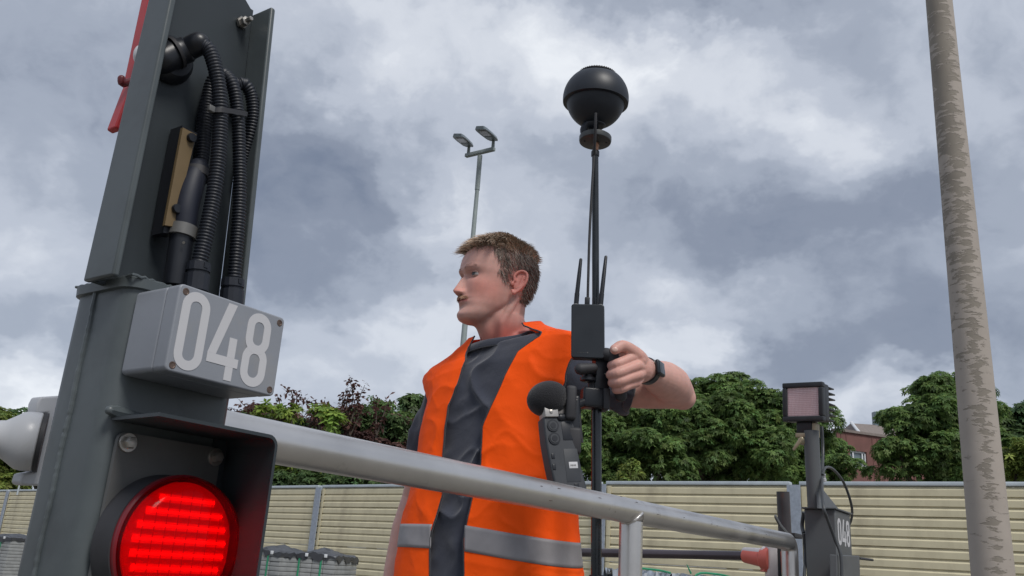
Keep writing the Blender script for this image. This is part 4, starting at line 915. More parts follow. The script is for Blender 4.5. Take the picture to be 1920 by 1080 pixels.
for k in range(15):
    z = -hh+.010+k*(2*hh-.022)/14; g = G(); g.box(-hw+.007, hw-.007, .0065, .0081, z-.0007, z+.0007, fl); g.out('lens_rib', m_fresd, ln_, smooth=False)
for k in range(22):
    x = -hw+.010+k*(2*hw-.02)/21; g = G(); g.box(x-.0004, x+.0004, .0068, .0080, -hh+.007, hh-.007, fl); g.out('lens_rib', m_fresd, ln_, smooth=False)
g = G(); g.box(-.026, .022, .014, .05, -hh-.045, -hh-.010, fl, c=.003); g.out('bracket', m_bl2, wl)
m_brass = mat('yellowed_zinc', (.34, .29, .20), .45, metal=.5, var=.2, vscale=60)
g = G(); g.box(-.028, .026, .010, .06, -hh-.058, -hh-.044, fl, c=.002); g.box(.022, .034, .015, .05, -hh-.056, -hh-.012, fl, c=.003); g.box(-.022, .026, .012, .055, -hh-.078, -hh-.060, fl, c=.002); g.out('clamp', m_brass, wl)
g = G(); g.tube([fl(-.004, -.002, -hh-.064), fl(-.026, -.006, -hh-.095)], [.007, .0045], 8, flat=.5, rnd_end=True); g.out('wing_lever', m_brass, wl)
g = G(); g.lathe(fl(.03, .03, -hh-.012), up2, [(.006, 0), (.006, .006), (.003, .008)], 8); g.out('bolt', m_steel, wl)

# far pipe with the red and white connector
pp = thing('coupled_pipe', 'thin dark steel pipe with red and white plastic coupling before the fence', 'pipe', at(1440, 1060, 3.0)*[1, 1, 0])
m_dpipe = mat('dark_glossy_pipe', (.10, .085, .095), .22, metal=.6, var=.15, vscale=6)
pA = at(1000, 1034, 3.6); pB = at(1398, 1042, 2.95)
g = G(); g.tube([pA, pB], [.0165, .0145], 24); g.out('pipe', m_dpipe, pp)
g = G(); g.tube([pA, np.array([pA[0], pA[1], 0])], .0165, 16); g.out('leg', m_dpipe, pp)
m_rw = mat('red_white_plastic', (.66, .62, .62), .4, var=.03); m_salm = mat('salmon_red_plastic', (.72, .17, .13), .4, var=.06)
dp = (pB-pA)/np.linalg.norm(pB-pA)
c0_ = at(1393, 1041, 2.96); c1_ = at(1432, 1047, 2.90); g = G(); Pq = spline([c0_, (c0_+c1_)/2, c1_, at(1447, 1048, 2.88)], 5); g.tube(Pq, np.interp(np.arange(len(Pq)), [0, 1, 9, 10, len(Pq)-1], [.014, .023, .028, .036, .038]), 28, rnd_end=False); g.out('coupling', m_salm, pp)
g = G(); g.tube([p+np.array([0, -.006, .0125]) for p in Pq[1:11]], np.interp(np.arange(10), [0, 8, 9], [.0135, .0185, .026]), 20, rnd_end=True); g.out('coupling_top', m_rw, pp)
g = G(); g.box(-.016, .016, -.02, .03, -.052, .052, lambda x, y, z: at(1447, 1050, 2.88)+MA*0+np.array([x, y, z]), c=.006); g.out('flange', m_rw, pp)
g = G(); g.box(-.004, .006, -.02, .03, -.05, .05, lambda x, y, z: at(1457, 1050, 2.88)+np.array([x, y, z])); g.out('gasket', m_rubber, pp, smooth=False)
def solidY(pts, Y, dep, name, material, parent, bv=.003):
    v0 = [at(x, y, Y) for x, y in pts]; n = len(v0); g = G(); g.add(v0+[q+np.array([0, dep, 0]) for q in v0], [tuple(range(n)), tuple(range(2*n-1, n-1, -1))]+[(i, i+n, (i+1) % n+n, (i+1) % n) for i in range(n)]); return bev(g.out(name, material, parent, sharp=40), bv)
solidY([(1454, 1033), (1470, 1035), (1471, 1074), (1432, 1072), (1432, 1066), (1455, 1064)], 2.88, .04, 'bracket', m_salm, pp, .002)
g = G(); q_ = at(1466, 1078, 2.92); g.tube([q_, q_*[1, 1, 0]], .012, 12); g.out('leg', m_rubber, pp)

# ================================================================== THE PERSON
m_skin = bpy.data.materials.new('skin'); m_skin.use_nodes = True
def _skin():
    nt = m_skin.node_tree; N = nt.nodes.new; L = nt.links.new; b = nt.nodes['Principled BSDF']
    a = N('ShaderNodeAttribute'); a.attribute_name = 'tint'
    tc = N('ShaderNodeTexCoord'); n = N('ShaderNodeTexNoise'); n.inputs['Scale'].default_value = 55; n.inputs['Detail'].default_value = 5; L(tc.outputs['Object'], n.inputs['Vector'])
    mr = N('ShaderNodeMapRange'); mr.inputs['From Min'].default_value = .3; mr.inputs['From Max'].default_value = .7; mr.inputs['To Min'].default_value = .92; mr.inputs['To Max'].default_value = 1.07; L(n.outputs['Fac'], mr.inputs['Value'])
    v = N('ShaderNodeVectorMath'); v.operation = 'SCALE'; L(a.outputs['Color'], v.inputs[0]); L(mr.outputs[0], v.inputs['Scale']); L(v.outputs[0], b.inputs['Base Color'])
    b.inputs['Roughness'].default_value = .5; b.inputs['Subsurface Weight'].default_value = .12; b.inputs['Subsurface Radius'].default_value = (.9, .3, .15); b.inputs['Subsurface Scale'].default_value = .008; b.inputs['Specular IOR Level'].default_value = .35
    n2 = N('ShaderNodeTexNoise'); n2.inputs['Scale'].default_value = 420; n2.inputs['Detail'].default_value = 3; L(tc.outputs['Object'], n2.inputs['Vector']); bp = N('ShaderNodeBump'); bp.inputs['Strength'].default_value = .25; bp.inputs['Distance'].default_value = .0008; L(n2.outputs['Fac'], bp.inputs['Height']); L(bp.outputs[0], b.inputs['Normal'])
_skin()
def cloth_mat(name, col, rough=.85, weave=900, trans=0., sheen=.3, var=.06):
    m = bpy.data.materials.new(name); m.use_nodes = True; nt = m.node_tree; N = nt.nodes.new; L = nt.links.new; b = nt.nodes['Principled BSDF']
    tc = N('ShaderNodeTexCoord'); n = N('ShaderNodeTexNoise'); n.inputs['Scale'].default_value = 14; n.inputs['Detail'].default_value = 7; L(tc.outputs['Object'], n.inputs['Vector'])
    mx = N('ShaderNodeMix'); mx.data_type = 'RGBA'; c = np.array(col); mx.inputs['A'].default_value = (*(c*(1-var)), 1); mx.inputs['B'].default_value = (*np.minimum(c*(1+var), 1), 1); L(n.outputs['Fac'], mx.inputs['Factor']); L(mx.outputs['Result'], b.inputs['Base Color'])
    b.inputs['Roughness'].default_value = rough; b.inputs['Sheen Weight'].default_value = sheen; b.inputs['Specular IOR Level'].default_value = .2
    mp = N('ShaderNodeMapping'); mp.inputs['Rotation'].default_value = (.3, .5, .4); mp.inputs['Scale'].default_value = (1, 1, 5); L(tc.outputs['Object'], mp.inputs[0])
    n2 = N('ShaderNodeTexNoise'); n2.inputs['Scale'].default_value = weave; n2.inputs['Detail'].default_value = 2; L(mp.outputs[0], n2.inputs['Vector'])
    n3 = N('ShaderNodeTexNoise'); n3.inputs['Scale'].default_value = 24; n3.inputs['Detail'].default_value = 4; n3.inputs['Distortion'].default_value = .8; L(tc.outputs['Object'], n3.inputs['Vector'])
    bp = N('ShaderNodeBump'); bp.inputs['Strength'].default_value = .35; bp.inputs['Distance'].default_value = .0008; L(n2.outputs['Fac'], bp.inputs['Height'])
    bp2 = N('ShaderNodeBump'); bp2.inputs['Strength'].default_value = .3; bp2.inputs['Distance'].default_value = .006; L(n3.outputs['Fac'], bp2.inputs['Height']); L(bp.outputs[0], bp2.inputs['Normal']); L(bp2.outputs[0], b.inputs['Normal'])
    if trans:
        t = N('ShaderNodeBsdfTranslucent'); L(mx.outputs['Result'], t.inputs[0]); ms = N('ShaderNodeMixShader'); ms.inputs[0].default_value = trans; L(b.outputs[0], ms.inputs[1]); L(t.outputs[0], ms.inputs[2]); L(ms.outputs[0], nt.nodes['Material Output'].inputs[0])
    return m
m_vest = cloth_mat('hi_vis_orange', (1.0, .095, .001), .7, 1400, .0, .0, .02)
m_shirt = cloth_mat('charcoal_jersey', (.040, .045, .064), .95, 1000, 0, .35, .2)
m_stripe = mat('reflective_tape', (.255, .245, .255), .5, metal=.1, var=.07, vscale=30, bump=.15, bscale=900)
m_trou = cloth_mat('dark_trousers', (.03, .032, .045))
m_pipe = cloth_mat('dark_piping', (.03, .032, .04))

person = thing('person', 'man in open orange hi-vis vest and charcoal T-shirt, gripping the black pole', 'person', (-.02, 2.12, 0))
YW = R(38); fv = np.array([-math.sin(YW), -math.cos(YW), 0]); lv = np.array([-fv[1], fv[0], 0])
ROWS = np.array([(.80, .255, .165), (.88, .252, .163), (1.0, .247, .158), (1.1, .238, .15), (1.2, .228, .14), (1.3, .222, .135), (1.4, .224, .128), (1.45, .231, .118), (1.488, .236, .100), (1.505, .212, .096), (1.53, .150, .092), (1.555, .10, .09), (1.575, .075, .085)])
BROW = np.array([(.80, .165, .095), (.88, .165, .095), (1.0, .150, .088), (1.1, .145, .085), (1.2, .150, .085), (1.3, .160, .088), (1.4, .165, .085), (1.45, .165, .075), (1.485, .150, .060), (1.51, .115, .055), (1.535, .085, .052), (1.555, .06, .05), (1.575, .052, .05)])
def Cz(z): return np.stack([np.interp(z, [.9, 1.3, 1.55], [-.03, -.03, -.01]), np.full_like(z, 2.12), np.zeros_like(z)], -1)
def ringv(z, phi, off=0., tab=ROWS, nexp=2.4):
    z = np.asarray(z, float); phi = np.asarray(phi, float)
    a = np.interp(z, tab[:, 0], tab[:, 1])+off; d = np.interp(z, tab[:, 0], tab[:, 2])+off
    s, c = np.sin(phi), np.cos(phi); sx = np.abs(s)**(2/nexp)*np.sign(s); cx = np.abs(c)**(2/nexp)*np.sign(c)
    a = a*np.where(sx < 0, 1-.22*np.interp(z, [.8, 1.0, 1.40, 1.475], [.85, .85, 1, 0])*np.abs(sx), 1)
    tl = .16*np.interp(z, [1.15, 1.42], [0, 1]); tf = np.interp(z, [1.48, 1.575], [0, .35])
    P = Cz(z)+lv*(a*sx)[..., None]+fv*(d*cx)[..., None]; P[..., 2] += z+tl*a*sx-tf*d*cx
    return P
def ring_tube(tab, off, z0, z1, nz, seg=48):
    zs = np.linspace(z0, z1, nz); v = []; ph = np.linspace(-math.pi, math.pi, seg, endpoint=False)
    for z in zs: v.append(ringv(np.full(seg, z), ph, off, tab))
    v = np.vstack(v); f = [(j*seg+k, j*seg+(k+1) % seg, (j+1)*seg+(k+1) % seg, (j+1)*seg+k) for j in range(nz-1) for k in range(seg)]
    f += [tuple(range(seg-1, -1, -1)), tuple((nz-1)*seg+k for k in range(seg))]; return v, f
def remeshed(g, voxel, smooth_it=4, factor=.5, prune=0):
    """union of the shapes as ONE continuous surface (vertices, faces)"""
    me = bpy.data.meshes.new('tmp'); me.from_pydata(np.vstack(g.v).tolist(), [], g.f); me.update()
    o = bpy.data.objects.new('tmp', me); COL.objects.link(o)
    r = o.modifiers.new('r', 'REMESH'); r.mode = 'VOXEL'; r.voxel_size = voxel
    s = o.modifiers.new('s', 'SMOOTH'); s.factor = factor; s.iterations = smooth_it
    dg = bpy.context.evaluated_depsgraph_get(); ev = o.evaluated_get(dg); m2 = ev.to_mesh()
    V = np.empty(len(m2.vertices)*3); m2.vertices.foreach_get('co', V); V = V.reshape(-1, 3)
    n = len(m2.polygons); F = np.empty(len(m2.loops), dtype=np.int64); m2.loops.foreach_get('vertex_index', F); tot = np.empty(n, dtype=np.int64); m2.polygons.foreach_get('loop_total', tot)
    Fl = F.reshape(-1, 4) if (tot == 4).all() else None
    if Fl is None:
        out = []; k = 0
        for t in tot: out.append(tuple(F[k:k+t])); k += t
        Fl = out
    NN = np.empty(len(m2.vertices)*3); m2.vertices.foreach_get('normal', NN); NN = NN.reshape(-1, 3)
    ev.to_mesh_clear(); bpy.data.objects.remove(o); bpy.data.meshes.remove(me); return V, Fl, NN

# ---- head (own axes: x to the person's left, y forward, z up; origin at eye level between the ears)
HO = np.array([-.042, 2.085, 1.676]); TH = R(62)
hf = np.array([-math.sin(TH), -math.cos(TH), 0]); hl = np.array([math.cos(TH), -math.sin(TH), 0]); hu = np.array([0, 0, 1.])
hp = R(1.5); hf2 = hf*math.cos(hp)+hu*math.sin(hp); hu2 = -hf*math.sin(hp)+hu*math.cos(hp)
def HW(p): p = np.asarray(p, float); return HO+p[..., 0:1]*hl+p[..., 1:2]*hf2+p[..., 2:3]*hu2
HT = np.array([  # z, front, back, half width
 (-.1180, .066, .050, .010), (-.1150, .080, .040, .024), (-.110, .0885, .034, .033), (-.100, .0925, .020, .0415), (-.092, .0905, .008, .046), (-.082, .087, -.005, .050), (-.070, .0885, -.030, .0555), (-.055, .0905, -.066, .060),
 (-.040, .0895, -.080, .0635), (-.02, .088, -.092, .067), (0, .0875, -.100, .0700), (.012, .0925, -.103, .0715), (.02, .0945, -.104, .072), (.035, .0945, -.106, .0735), (.055, .0905, -.104, .0745),
 (.075, .080, -.096, .072), (.09, .066, -.084, .0655), (.102, .046, -.066, .053), (.111, .022, -.044, .036), (.1155, .006, -.026, .022), (.117, -.004, -.016, .010)])
def G2(x, x0, s): return np.exp(-((x-x0)/s)**2)
def head_surface(nz=210, seg=220, off=0.):
    zt_ = np.concatenate([np.linspace(-.118, -.105, 18, endpoint=False), np.linspace(-.105, .10, nz, endpoint=False), np.linspace(.10, .117, 22)])
    # denser angles in front
    t = np.linspace(-1, 1, seg, endpoint=False); ph = math.pi*(np.sign(t)*(np.abs(t)**1.5*.55+np.abs(t)*.45))
    Z, PH = np.meshgrid(zt_, ph, indexing='ij')
    yf, yb, w = (np.interp(Z, HT[:, 0], HT[:, k]) for k in (1, 2, 3))
    k = np.ones(9)/9
    for A in (yf, yb, w):
        col = A[:, 0].copy(); pad = np.r_[[col[0]]*4, col, [col[-1]]*4]; sm = np.convolve(pad, k, 'valid'); A[20:-20, :] = sm[20:-20, None]
    yc = np.clip(.30*yf+.70*yb+.045, -.02, .05); yc = np.minimum(yc, np.interp(Z, [-.11, -.085, -.03], [.05, .035, 0.]))
    s, c = np.sin(PH), np.cos(PH); n = np.interp(Z, [-.118, -.1, -.06, 0, .06, .117], [2.1, 2.25, 2.25, 2.35, 2.4, 2.0])
    sx = np.abs(s)**(2/n)*np.sign(s); cx = np.abs(c)**(2/n)*np.sign(c)
    X = w*sx; Y = yc+np.where(c > 0, (yf-yc)*cx, (yc-yb)*cx); fr = np.clip(c*2.2, 0, 1)
    D = 0; ax = np.abs(X)
    # nose
    nr = np.interp(Z, [-.0565, -.0530, -.0515, -.0490, -.0455, -.0415, -.034, -.022, -.010, -.001, .006, .014], [0, .0015, .006, .0170, .0240, .0250, .0215, .0158, .0104, .0062, .0025, 0])
    nw = np.interp(Z, [-.055, -.046, -.038, -.02, -.004, .012], [.0098, .0100, .0088, .0074, .0074, .009]); D = D+nr*np.exp(-(ax/nw)**2.4)
    D = D+.0095*G2(ax, .0122, .0050)*G2(Z, -.0450, .0062)
    D = D-.0060*G2(ax, .0072, .0032)*G2(Z, -.0515, .0022)
    D = D-.0035*G2(ax, .0, .010)*G2(Z, .002, .008)
    # brow, sockets, lids
    D = D+.0035*G2(ax, .028, .020)*G2(Z, .0185, .0065)+.001*G2(ax, 0, .012)*G2(Z, .018, .008)
    D = D-.0085*G2(ax, .0175, .010)*G2(Z, .002, .0085)-.0085*G2(ax, .032, .0155)*G2(Z, .001, .0100)
    D = D+.0052*G2(ax, .0315, .0115)*G2(Z, .0005, .0068)
    # lips, chin, cheeks
    D = D+.0055*G2(ax, 0, .016)*G2(Z, -.0575, .0038)+.0030*G2(ax, 0, .012)*G2(Z, -.0530, .004)
    D = D-.0052*G2(ax, 0, .021)*G2(Z, -.0622, .0018)
    D = D+.0055*G2(ax, 0, .0155)*G2(Z, -.0675, .0042)-.0030*G2(ax, 0, .018)*G2(Z, -.0785, .006)+.0035*G2(ax, 0, .016)*G2(Z, -.0985, .010)
    D = D+.0035*G2(ax, .046, .016)*G2(Z, -.026, .014)-.0025*G2(ax, .045, .014)*G2(Z, -.058, .014)-.0012*G2(ax, .026, .006)*G2(Z, -.052, .012)
    D = D*fr
    nx = s*.25; ny = np.where(c > 0, 1., 0); 
    Yo = Y+D*np.where(np.abs(PH) < 1.2, 1, .5); Xo = X+D*s*.35
    if off: Xo = Xo+off*s; Yo = Yo+off*c; Z = Z+off*np.clip((Z-.06)/.05, 0, 1)
    P = np.stack([Xo, Yo, Z], -1).reshape(-1, 3); nzt = len(zt_)
    f = [(j*seg+k_, j*seg+(k_+1) % seg, (j+1)*seg+(k_+1) % seg, (j+1)*seg+k_) for j in range(nzt-1) for k_ in range(seg)]
    f += [tuple(range(seg-1, -1, -1)), tuple((nzt-1)*seg+k_ for k_ in range(seg))]; return P, f, zt_, ph, seg
def scalp(z, ph, off=0.):
    """simple skull point for hair roots"""
    yf, yb, w = (np.interp(z, HT[:, 0], HT[:, k]) for k in (1, 2, 3)); yc = min(.30*yf+.70*yb+.045, 0) if z > -.05 else .0
    s, c = math.sin(ph), math.cos(ph); n = 2.35; sx = abs(s)**(2/n)*np.sign(s); cx = abs(c)**(2/n)*np.sign(c)
    return np.array([w*sx+off*s, yc+((yf-yc) if c > 0 else (yc-yb))*cx+off*c, z])

bg_ = G()
P, f, *_r = head_surface(); bg_.add(HW(P), f)
# ears
for sd_ in (1, -1):
    # ear plane: tangent mostly along y/z, tilted out at the back
    eo = np.array([sd_*.0705, -.013, -.010]); ey = np.array([sd_*.42, -.90, 0]); ey /= np.linalg.norm(ey); ez = np.array([0, -.16, 1.]); ez /= np.linalg.norm(ez); en = np.cross(ey, ez)*(-sd_); en /= np.linalg.norm(en)
    en = en if en[0]*sd_ > 0 else -en
    E = lambda u, v_, h: HW(eo+ey*u+ez*v_+en*h)
    hel = spline([(.002, .004, .004), (-.001, .016, .005), (.005, .027, .005), (.016, .031, .006), (.027, .026, .006), (.031, .013, .006), (.029, -.001, .005), (.022, -.014, .004), (.014, -.024, .003), (.006, -.029, .003), (.002, -.022, .002)], 5)
    bg_.tube([E(*q) for q in hel], .0036, 8, rnd_end=True)
    bg_.add(*(lambda g_: (np.vstack(g_.v), g_.f))(G().tube([E(*q) for q in spline([(.022, .018, .003), (.020, .006, .0035), (.018, -.006, .004), (.010, -.016, .004)], 5)], .0030, 8, rnd_end=True)))
    gl = G(); gl.ball(E(.008, -.026, .002), (.0068, .0036, .0085), 12, 8, (ey @ np.array([hl, hf2, hu2]), en @ np.array([hl, hf2, hu2]), ez @ np.array([hl, hf2, hu2]))); bg_.add(gl.v[0], gl.f)
    gl = G(); gl.ball(E(.016, .004, -.001), (.0165, .0034, .030), 16, 10, (ey @ np.array([hl, hf2, hu2]), en @ np.array([hl, hf2, hu2]), ez @ np.array([hl, hf2, hu2]))); bg_.add(gl.v[0], gl.f)
    gl = G(); gl.ball(E(-.002, -.004, .003), (.0045, .004, .0065), 10, 6, (ey @ np.array([hl, hf2, hu2]), en @ np.array([hl, hf2, hu2]), ez @ np.array([hl, hf2, hu2]))); bg_.add(gl.v[0], gl.f)
# neck
nb0 = Cz(np.array([1.55]))[0]+np.array([.012, .012, 1.46]); hn = HW(np.array([0, -.028, -.035])); hm = HW(np.array([0, -.029, -.085]))
bg_.tube(spline([nb0, nb0+[.0, .0, .04], hm+[.002, 0, -.02], hm, hn, hn+[0, 0, .02]], 5), np.interp(np.arange(26), [0, 5, 10, 16, 20, 25], [.085, .065, .0560, .0545, .056, .05]), 40, flat=1.0)
# underside of the jaw to the throat, neck cords
bg_.tube([HW(np.array([0, .056, -.102])), HW(np.array([0, .026, -.096])), HW(np.array([0, .004, -.122])), nb0+fv*.026+[0, 0, .03]], [.014, .030, .031, .032], 20, rnd_end=True)
bg_.tube([HW(np.array([.056, -.030, -.045])), HW(np.array([.047, -.004, -.11])), nb0+fv*.060+lv*.024+[0, 0, .02]], [.010, .0115, .010], 12, rnd_end=True)
bg_.tube([HW(np.array([-.056, -.030, -.045])), HW(np.array([-.043, .0, -.11])), nb0+fv*.060-lv*.02+[0, 0, .02]], [.010, .0115, .010], 12, rnd_end=True)
bg_.tube([HW(np.array([0, .020, -.122])), HW(np.array([0, .016, -.145])), nb0+fv*.06+[0, 0, .025]], [.0105, .0125, .010], 12, rnd_end=True)
# trunk
bg_.add(*ring_tube(BROW, 0, .84, 1.575, 40))
# arms
shL = ringv(np.array(1.43), np.array(math.pi/2), -.066)+np.array([0, 0, -.022]); shR = ringv(np.array(1.43), np.array(-math.pi/2), -.045)+np.array([0, 0, .0])
elL = at(1272, 737, 2.05); wrL = at(1209, 693, 1.855)
bg_.tube(spline([shL-[.05, -.02, .0], shL, shL+(elL-shL)*.33+[0, 0, .002], shL+(elL-shL)*.68+[0, 0, -.004], elL], 5), np.interp(np.arange(21), [0, 5, 10, 15, 20], [.050, .053, .050, .045, .0385]), 28, rnd_end=True)
bg_.ball(at(1280, 746, 2.056), (.033, .032, .030))
bg_.tube(spline([elL+[0, 0, .002], elL+(wrL-elL)*.22+[.0, 0, .008], elL+(wrL-elL)*.45+[0, 0, .008], elL+(wrL-elL)*.75+[0, 0, .002], wrL, wrL+(wrL-elL)*.10], 5), np.interp(np.arange(26), [0, 5, 10, 15, 20, 25], [.038, .0455, .043, .034, .0262, .026]), 28, rnd_end=True)
elR = at(780, 935, 2.36); wrR = at(733, 1110, 2.30)
bg_.tube(spline([shR+[.05, -.01, 0], shR, shR+(elR-shR)*.5, elR], 5), np.interp(np.arange(16), [0, 5, 10, 15], [.052, .054, .048, .038]), 24, rnd_end=True)
bg_.tube(spline([elR, elR+(wrR-elR)*.35, elR+(wrR-elR)*.8, wrR], 5), np.interp(np.arange(16), [0, 5, 11, 15], [.038, .042, .030, .0255]), 24, rnd_end=True)
dr = (wrR-elR)/np.linalg.norm(wrR-elR)
bg_.tube([wrR, wrR+dr*.05, wrR+dr*.10], [.026, .034, .030], 16, rnd_end=True, flat=.55)
for k in range(4):
    o_ = lv*(.028-.019*k); b0_ = wrR+dr*.09+o_; bg_.tube(spline([b0_, b0_+dr*.035, b0_+dr*(.06-.004*abs(k-1))+fv*.012, b0_+dr*(.075-.006*abs(k-1))+fv*.03], 3), [.0095]*4+[.009]*3+[.0085]*3, 10, rnd_end=True)
bg_.tube(spline([wrR+dr*.02+lv*.02, wrR+dr*.06+lv*.045, wrR+dr*.10+lv*.045+fv*.01], 4), [.013]*5+[.0105]*4, 10, rnd_end=True)
# left hand: fist round the grip; finger paths knuckle -> first joint -> round the back
wh = wrL+(wrL-elL)/np.linalg.norm(wrL-elL)*.005
FG = [((1187, 670, 1.798), (1156, 683, 1.778), (1147, 686, 1.798), (1151, 684, 1.828), (1168, 680, 1.836), .0104),
      ((1195, 686, 1.796), (1158, 700, 1.774), (1145, 703, 1.795), (1149, 701, 1.828), (1168, 697, 1.838), .0106),
      ((1197, 703, 1.801), (1160, 716, 1.779), (1148, 718, 1.799), (1152, 716, 1.830), (1170, 712, 1.840), .0101),
      ((1193, 718, 1.810), (1165, 729, 1.791), (1155, 731, 1.806), (1158, 729, 1.832), (1172, 725, 1.840), .0092)]
for a_, b_, c_, d_, e_, r_ in FG:
    A_, B_, C_, D_, E_ = (at(*q) for q in (a_, b_, c_, d_, e_))
    bg_.tube(spline([A_, (A_+B_)/2-[0, .003, 0], B_, C_, D_, E_], 5), np.interp(np.arange(26), [0, 5, 10, 15, 20, 25], [r_*1.12, r_*1.0, r_*1.08, r_*.98, r_*.92, r_*.85]), 14, rnd_end=True)
    bg_.ball(A_+[0, .001, 0], r_*1.12, 12, 8)
    bg_.tube([A_, (A_*.45+wh*.55), wh], [r_*1.15, r_*1.45, .017], 14, rnd_end=True)
bg_.ball((at(1193, 692, 1.822)+wh)/2, (.030, .030, .031), 16, 10)
bg_.tube([at(1190, 678, 1.816), at(1194, 710, 1.820)], .0125, 14, rnd_end=True)
bg_.tube(spline([wh+[0, 0, .004], at(1199, 672, 1.815), at(1184, 657, 1.795), at(1167, 649, 1.783), at(1153, 655, 1.772)], 5), np.interp(np.arange(21), [0, 5, 10, 15, 20], [.018, .0175, .0138, .0130, .0112]), 16, rnd_end=True)
bg_.tube([at(1198, 676, 1.812), at(1180, 668, 1.803), at(1166, 667, 1.797)], [.017, .0135, .0085], 12, rnd_end=True)
BV, BF, BN = remeshed(bg_, .0019, 3, .45)
def soften(V, F, w, it=40):
    E_ = np.concatenate([F[:, [0, 1]], F[:, [1, 2]], F[:, [2, 3]], F[:, [3, 0]]]); sel = np.unique(E_[(w[E_[:, 0]] > 0)].ravel()); E_ = E_[(w[E_[:, 0]] > 0) | (w[E_[:, 1]] > 0)]
    V = V.copy()
    for _ in range(it):
        acc = np.zeros_like(V); cnt = np.zeros(len(V)); 
        for a_, b_ in ((0, 1), (1, 0)): 
            for c_ in range(3): acc[:, c_] += np.bincount(E_[:, a_], V[E_[:, b_], c_], len(V))
            cnt += np.bincount(E_[:, a_], minlength=len(V))
        ok = cnt > 0; avg = V.copy(); avg[ok] = acc[ok]/cnt[ok][:, None]; V += (w*.6)[:, None]*(avg-V)
    return V
def to_head(V): q = V-HO; return np.stack([q@hl, q@hf2, q@hu2], -1)
if isinstance(BF, np.ndarray):
    _q = to_head(BV); _w = np.clip((-_q[:, 2]-.078)/.03, 0, 1)*np.clip((.062-_q[:, 1])/.035, 0, 1)*(np.linalg.norm(_q[:, :2], axis=1) < .2)*(_q[:, 2] > -.26)
    _w = np.maximum(_w, np.clip((-_q[:, 2]-.112)/.01, 0, 1)*(np.linalg.norm(_q[:, :2], axis=1) < .2)*(_q[:, 2] > -.26)*.8)
    BV = soften(BV, BF, _w, 60)
    _h = np.clip(1-np.linalg.norm(BV-at(1272, 740, 2.03), axis=1)/.10, 0, 1); BV = soften(BV, BF, np.clip(_h*2, 0, 1), 40)
def skin_tint(V):
    q = to_head(V); x, y, z = q.T; ax = np.abs(x); T = np.tile(np.array([.57, .325, .275]), (len(V), 1))
    def red(w, amt=(1.06, .70, .66)):
        for k in range(3): T[:, k] *= 1+(amt[k]-1)*np.clip(w, 0, 1)
    inh = (z > -.13) & (np.linalg.norm(q[:, :2], axis=1) < .16)
    red(inh*.7*G2(ax, .050, .030)*G2(z, -.035, .034)*np.clip(y/.03, 0, 1)); red(inh*.55*G2(ax, 0, .018)*G2(z, -.042, .014)*(y > .09)); 
    ear = inh*(ax > .068)*(y < .004)*(y > -.052)*(np.abs(z+.01) < .04); red(ear*.75, (1.08, .62, .60))
    nk = np.clip((-z-.075)/.05, 0, 1)*np.clip((.03-y)/.04, 0, 1)*(np.linalg.norm(q[:, :2], axis=1) < .17)*(z > -.24); red(nk*1., (1.0, .60, .58))
    red(np.clip((-z-.10)/.04, 0, 1)*np.clip((.10-y)/.05, 0, 1)*(z > -.24)*(np.linalg.norm(q[:, :2], axis=1) < .2)*.7, (1.0, .68, .64))
    # lips, brows, stubble; shade tinted into nostrils, mouth line, sockets and lid creases
    lip = inh*(y > .07)*(ax < .024)*np.exp(-((z+.0625)/.0068)**4); red(lip*1., (.95, .52, .55))
    no = inh*(y > .08)*G2(ax, .0072, .0036)*G2(z, -.0525, .0022); red(no, (.25, .18, .18))
    ml = inh*(y > .07)*(ax < .022)*G2(z, -.0625, .0012); red(ml, (.45, .35, .35))
    stb = inh*(y > -.02)*np.clip((-z-.05)/.02, 0, 1)*np.clip((z+.125)/.01, 0, 1); red(stb*.4, (.86, .86, .86))
    sock = inh*(y > .05)*G2(ax, .031, .014)*G2(z, .003, .010); red(sock*.5, (.84, .74, .76))
    lid = inh*(y > .055)*G2(z, .0048+.0, .0012)*(np.abs(ax-.031) < .014); red(lid*.9, (.42, .34, .32))
    cr_ = inh*(y > .05)*G2(z, .0105, .0012)*(np.abs(ax-.031) < .014); red(cr_*.4, (.7, .6, .6))
    brow = inh*(y > .05)*(ax > .010)*(ax < .044)*G2(z, .0195-.0+.10*(.03-ax)*(ax > .03)*.8, .0034); red(brow*.45, (.55, .48, .45))
    # hand knuckles, elbow
    hd = np.linalg.norm(V-at(1175, 700, 1.80), axis=1); red(np.clip(1-hd/.09, 0, 1)*.35, (1.02, .82, .80))
    ar = (V[:, 0] > .16)*(V[:, 2] < 1.55); red(ar*.12, (1.0, .9, .85)); 
    # scalp shadow-coloured stubble under the short sides
    hs = np.clip(np.maximum(np.maximum((z-.074)/.010, np.minimum((.026-y)/.010, (z+.012)/.008)), np.minimum((-.045-y)/.008, (z+.084)/.008)), 0, 1)*inh*(ax < .0745); red(hs*.7, (.38, .38, .38))
    T *= (1+.06*fbm(V[:, 0]*28, V[:, 1]*28, V[:, 2]*28, 3))[:, None]
    return T
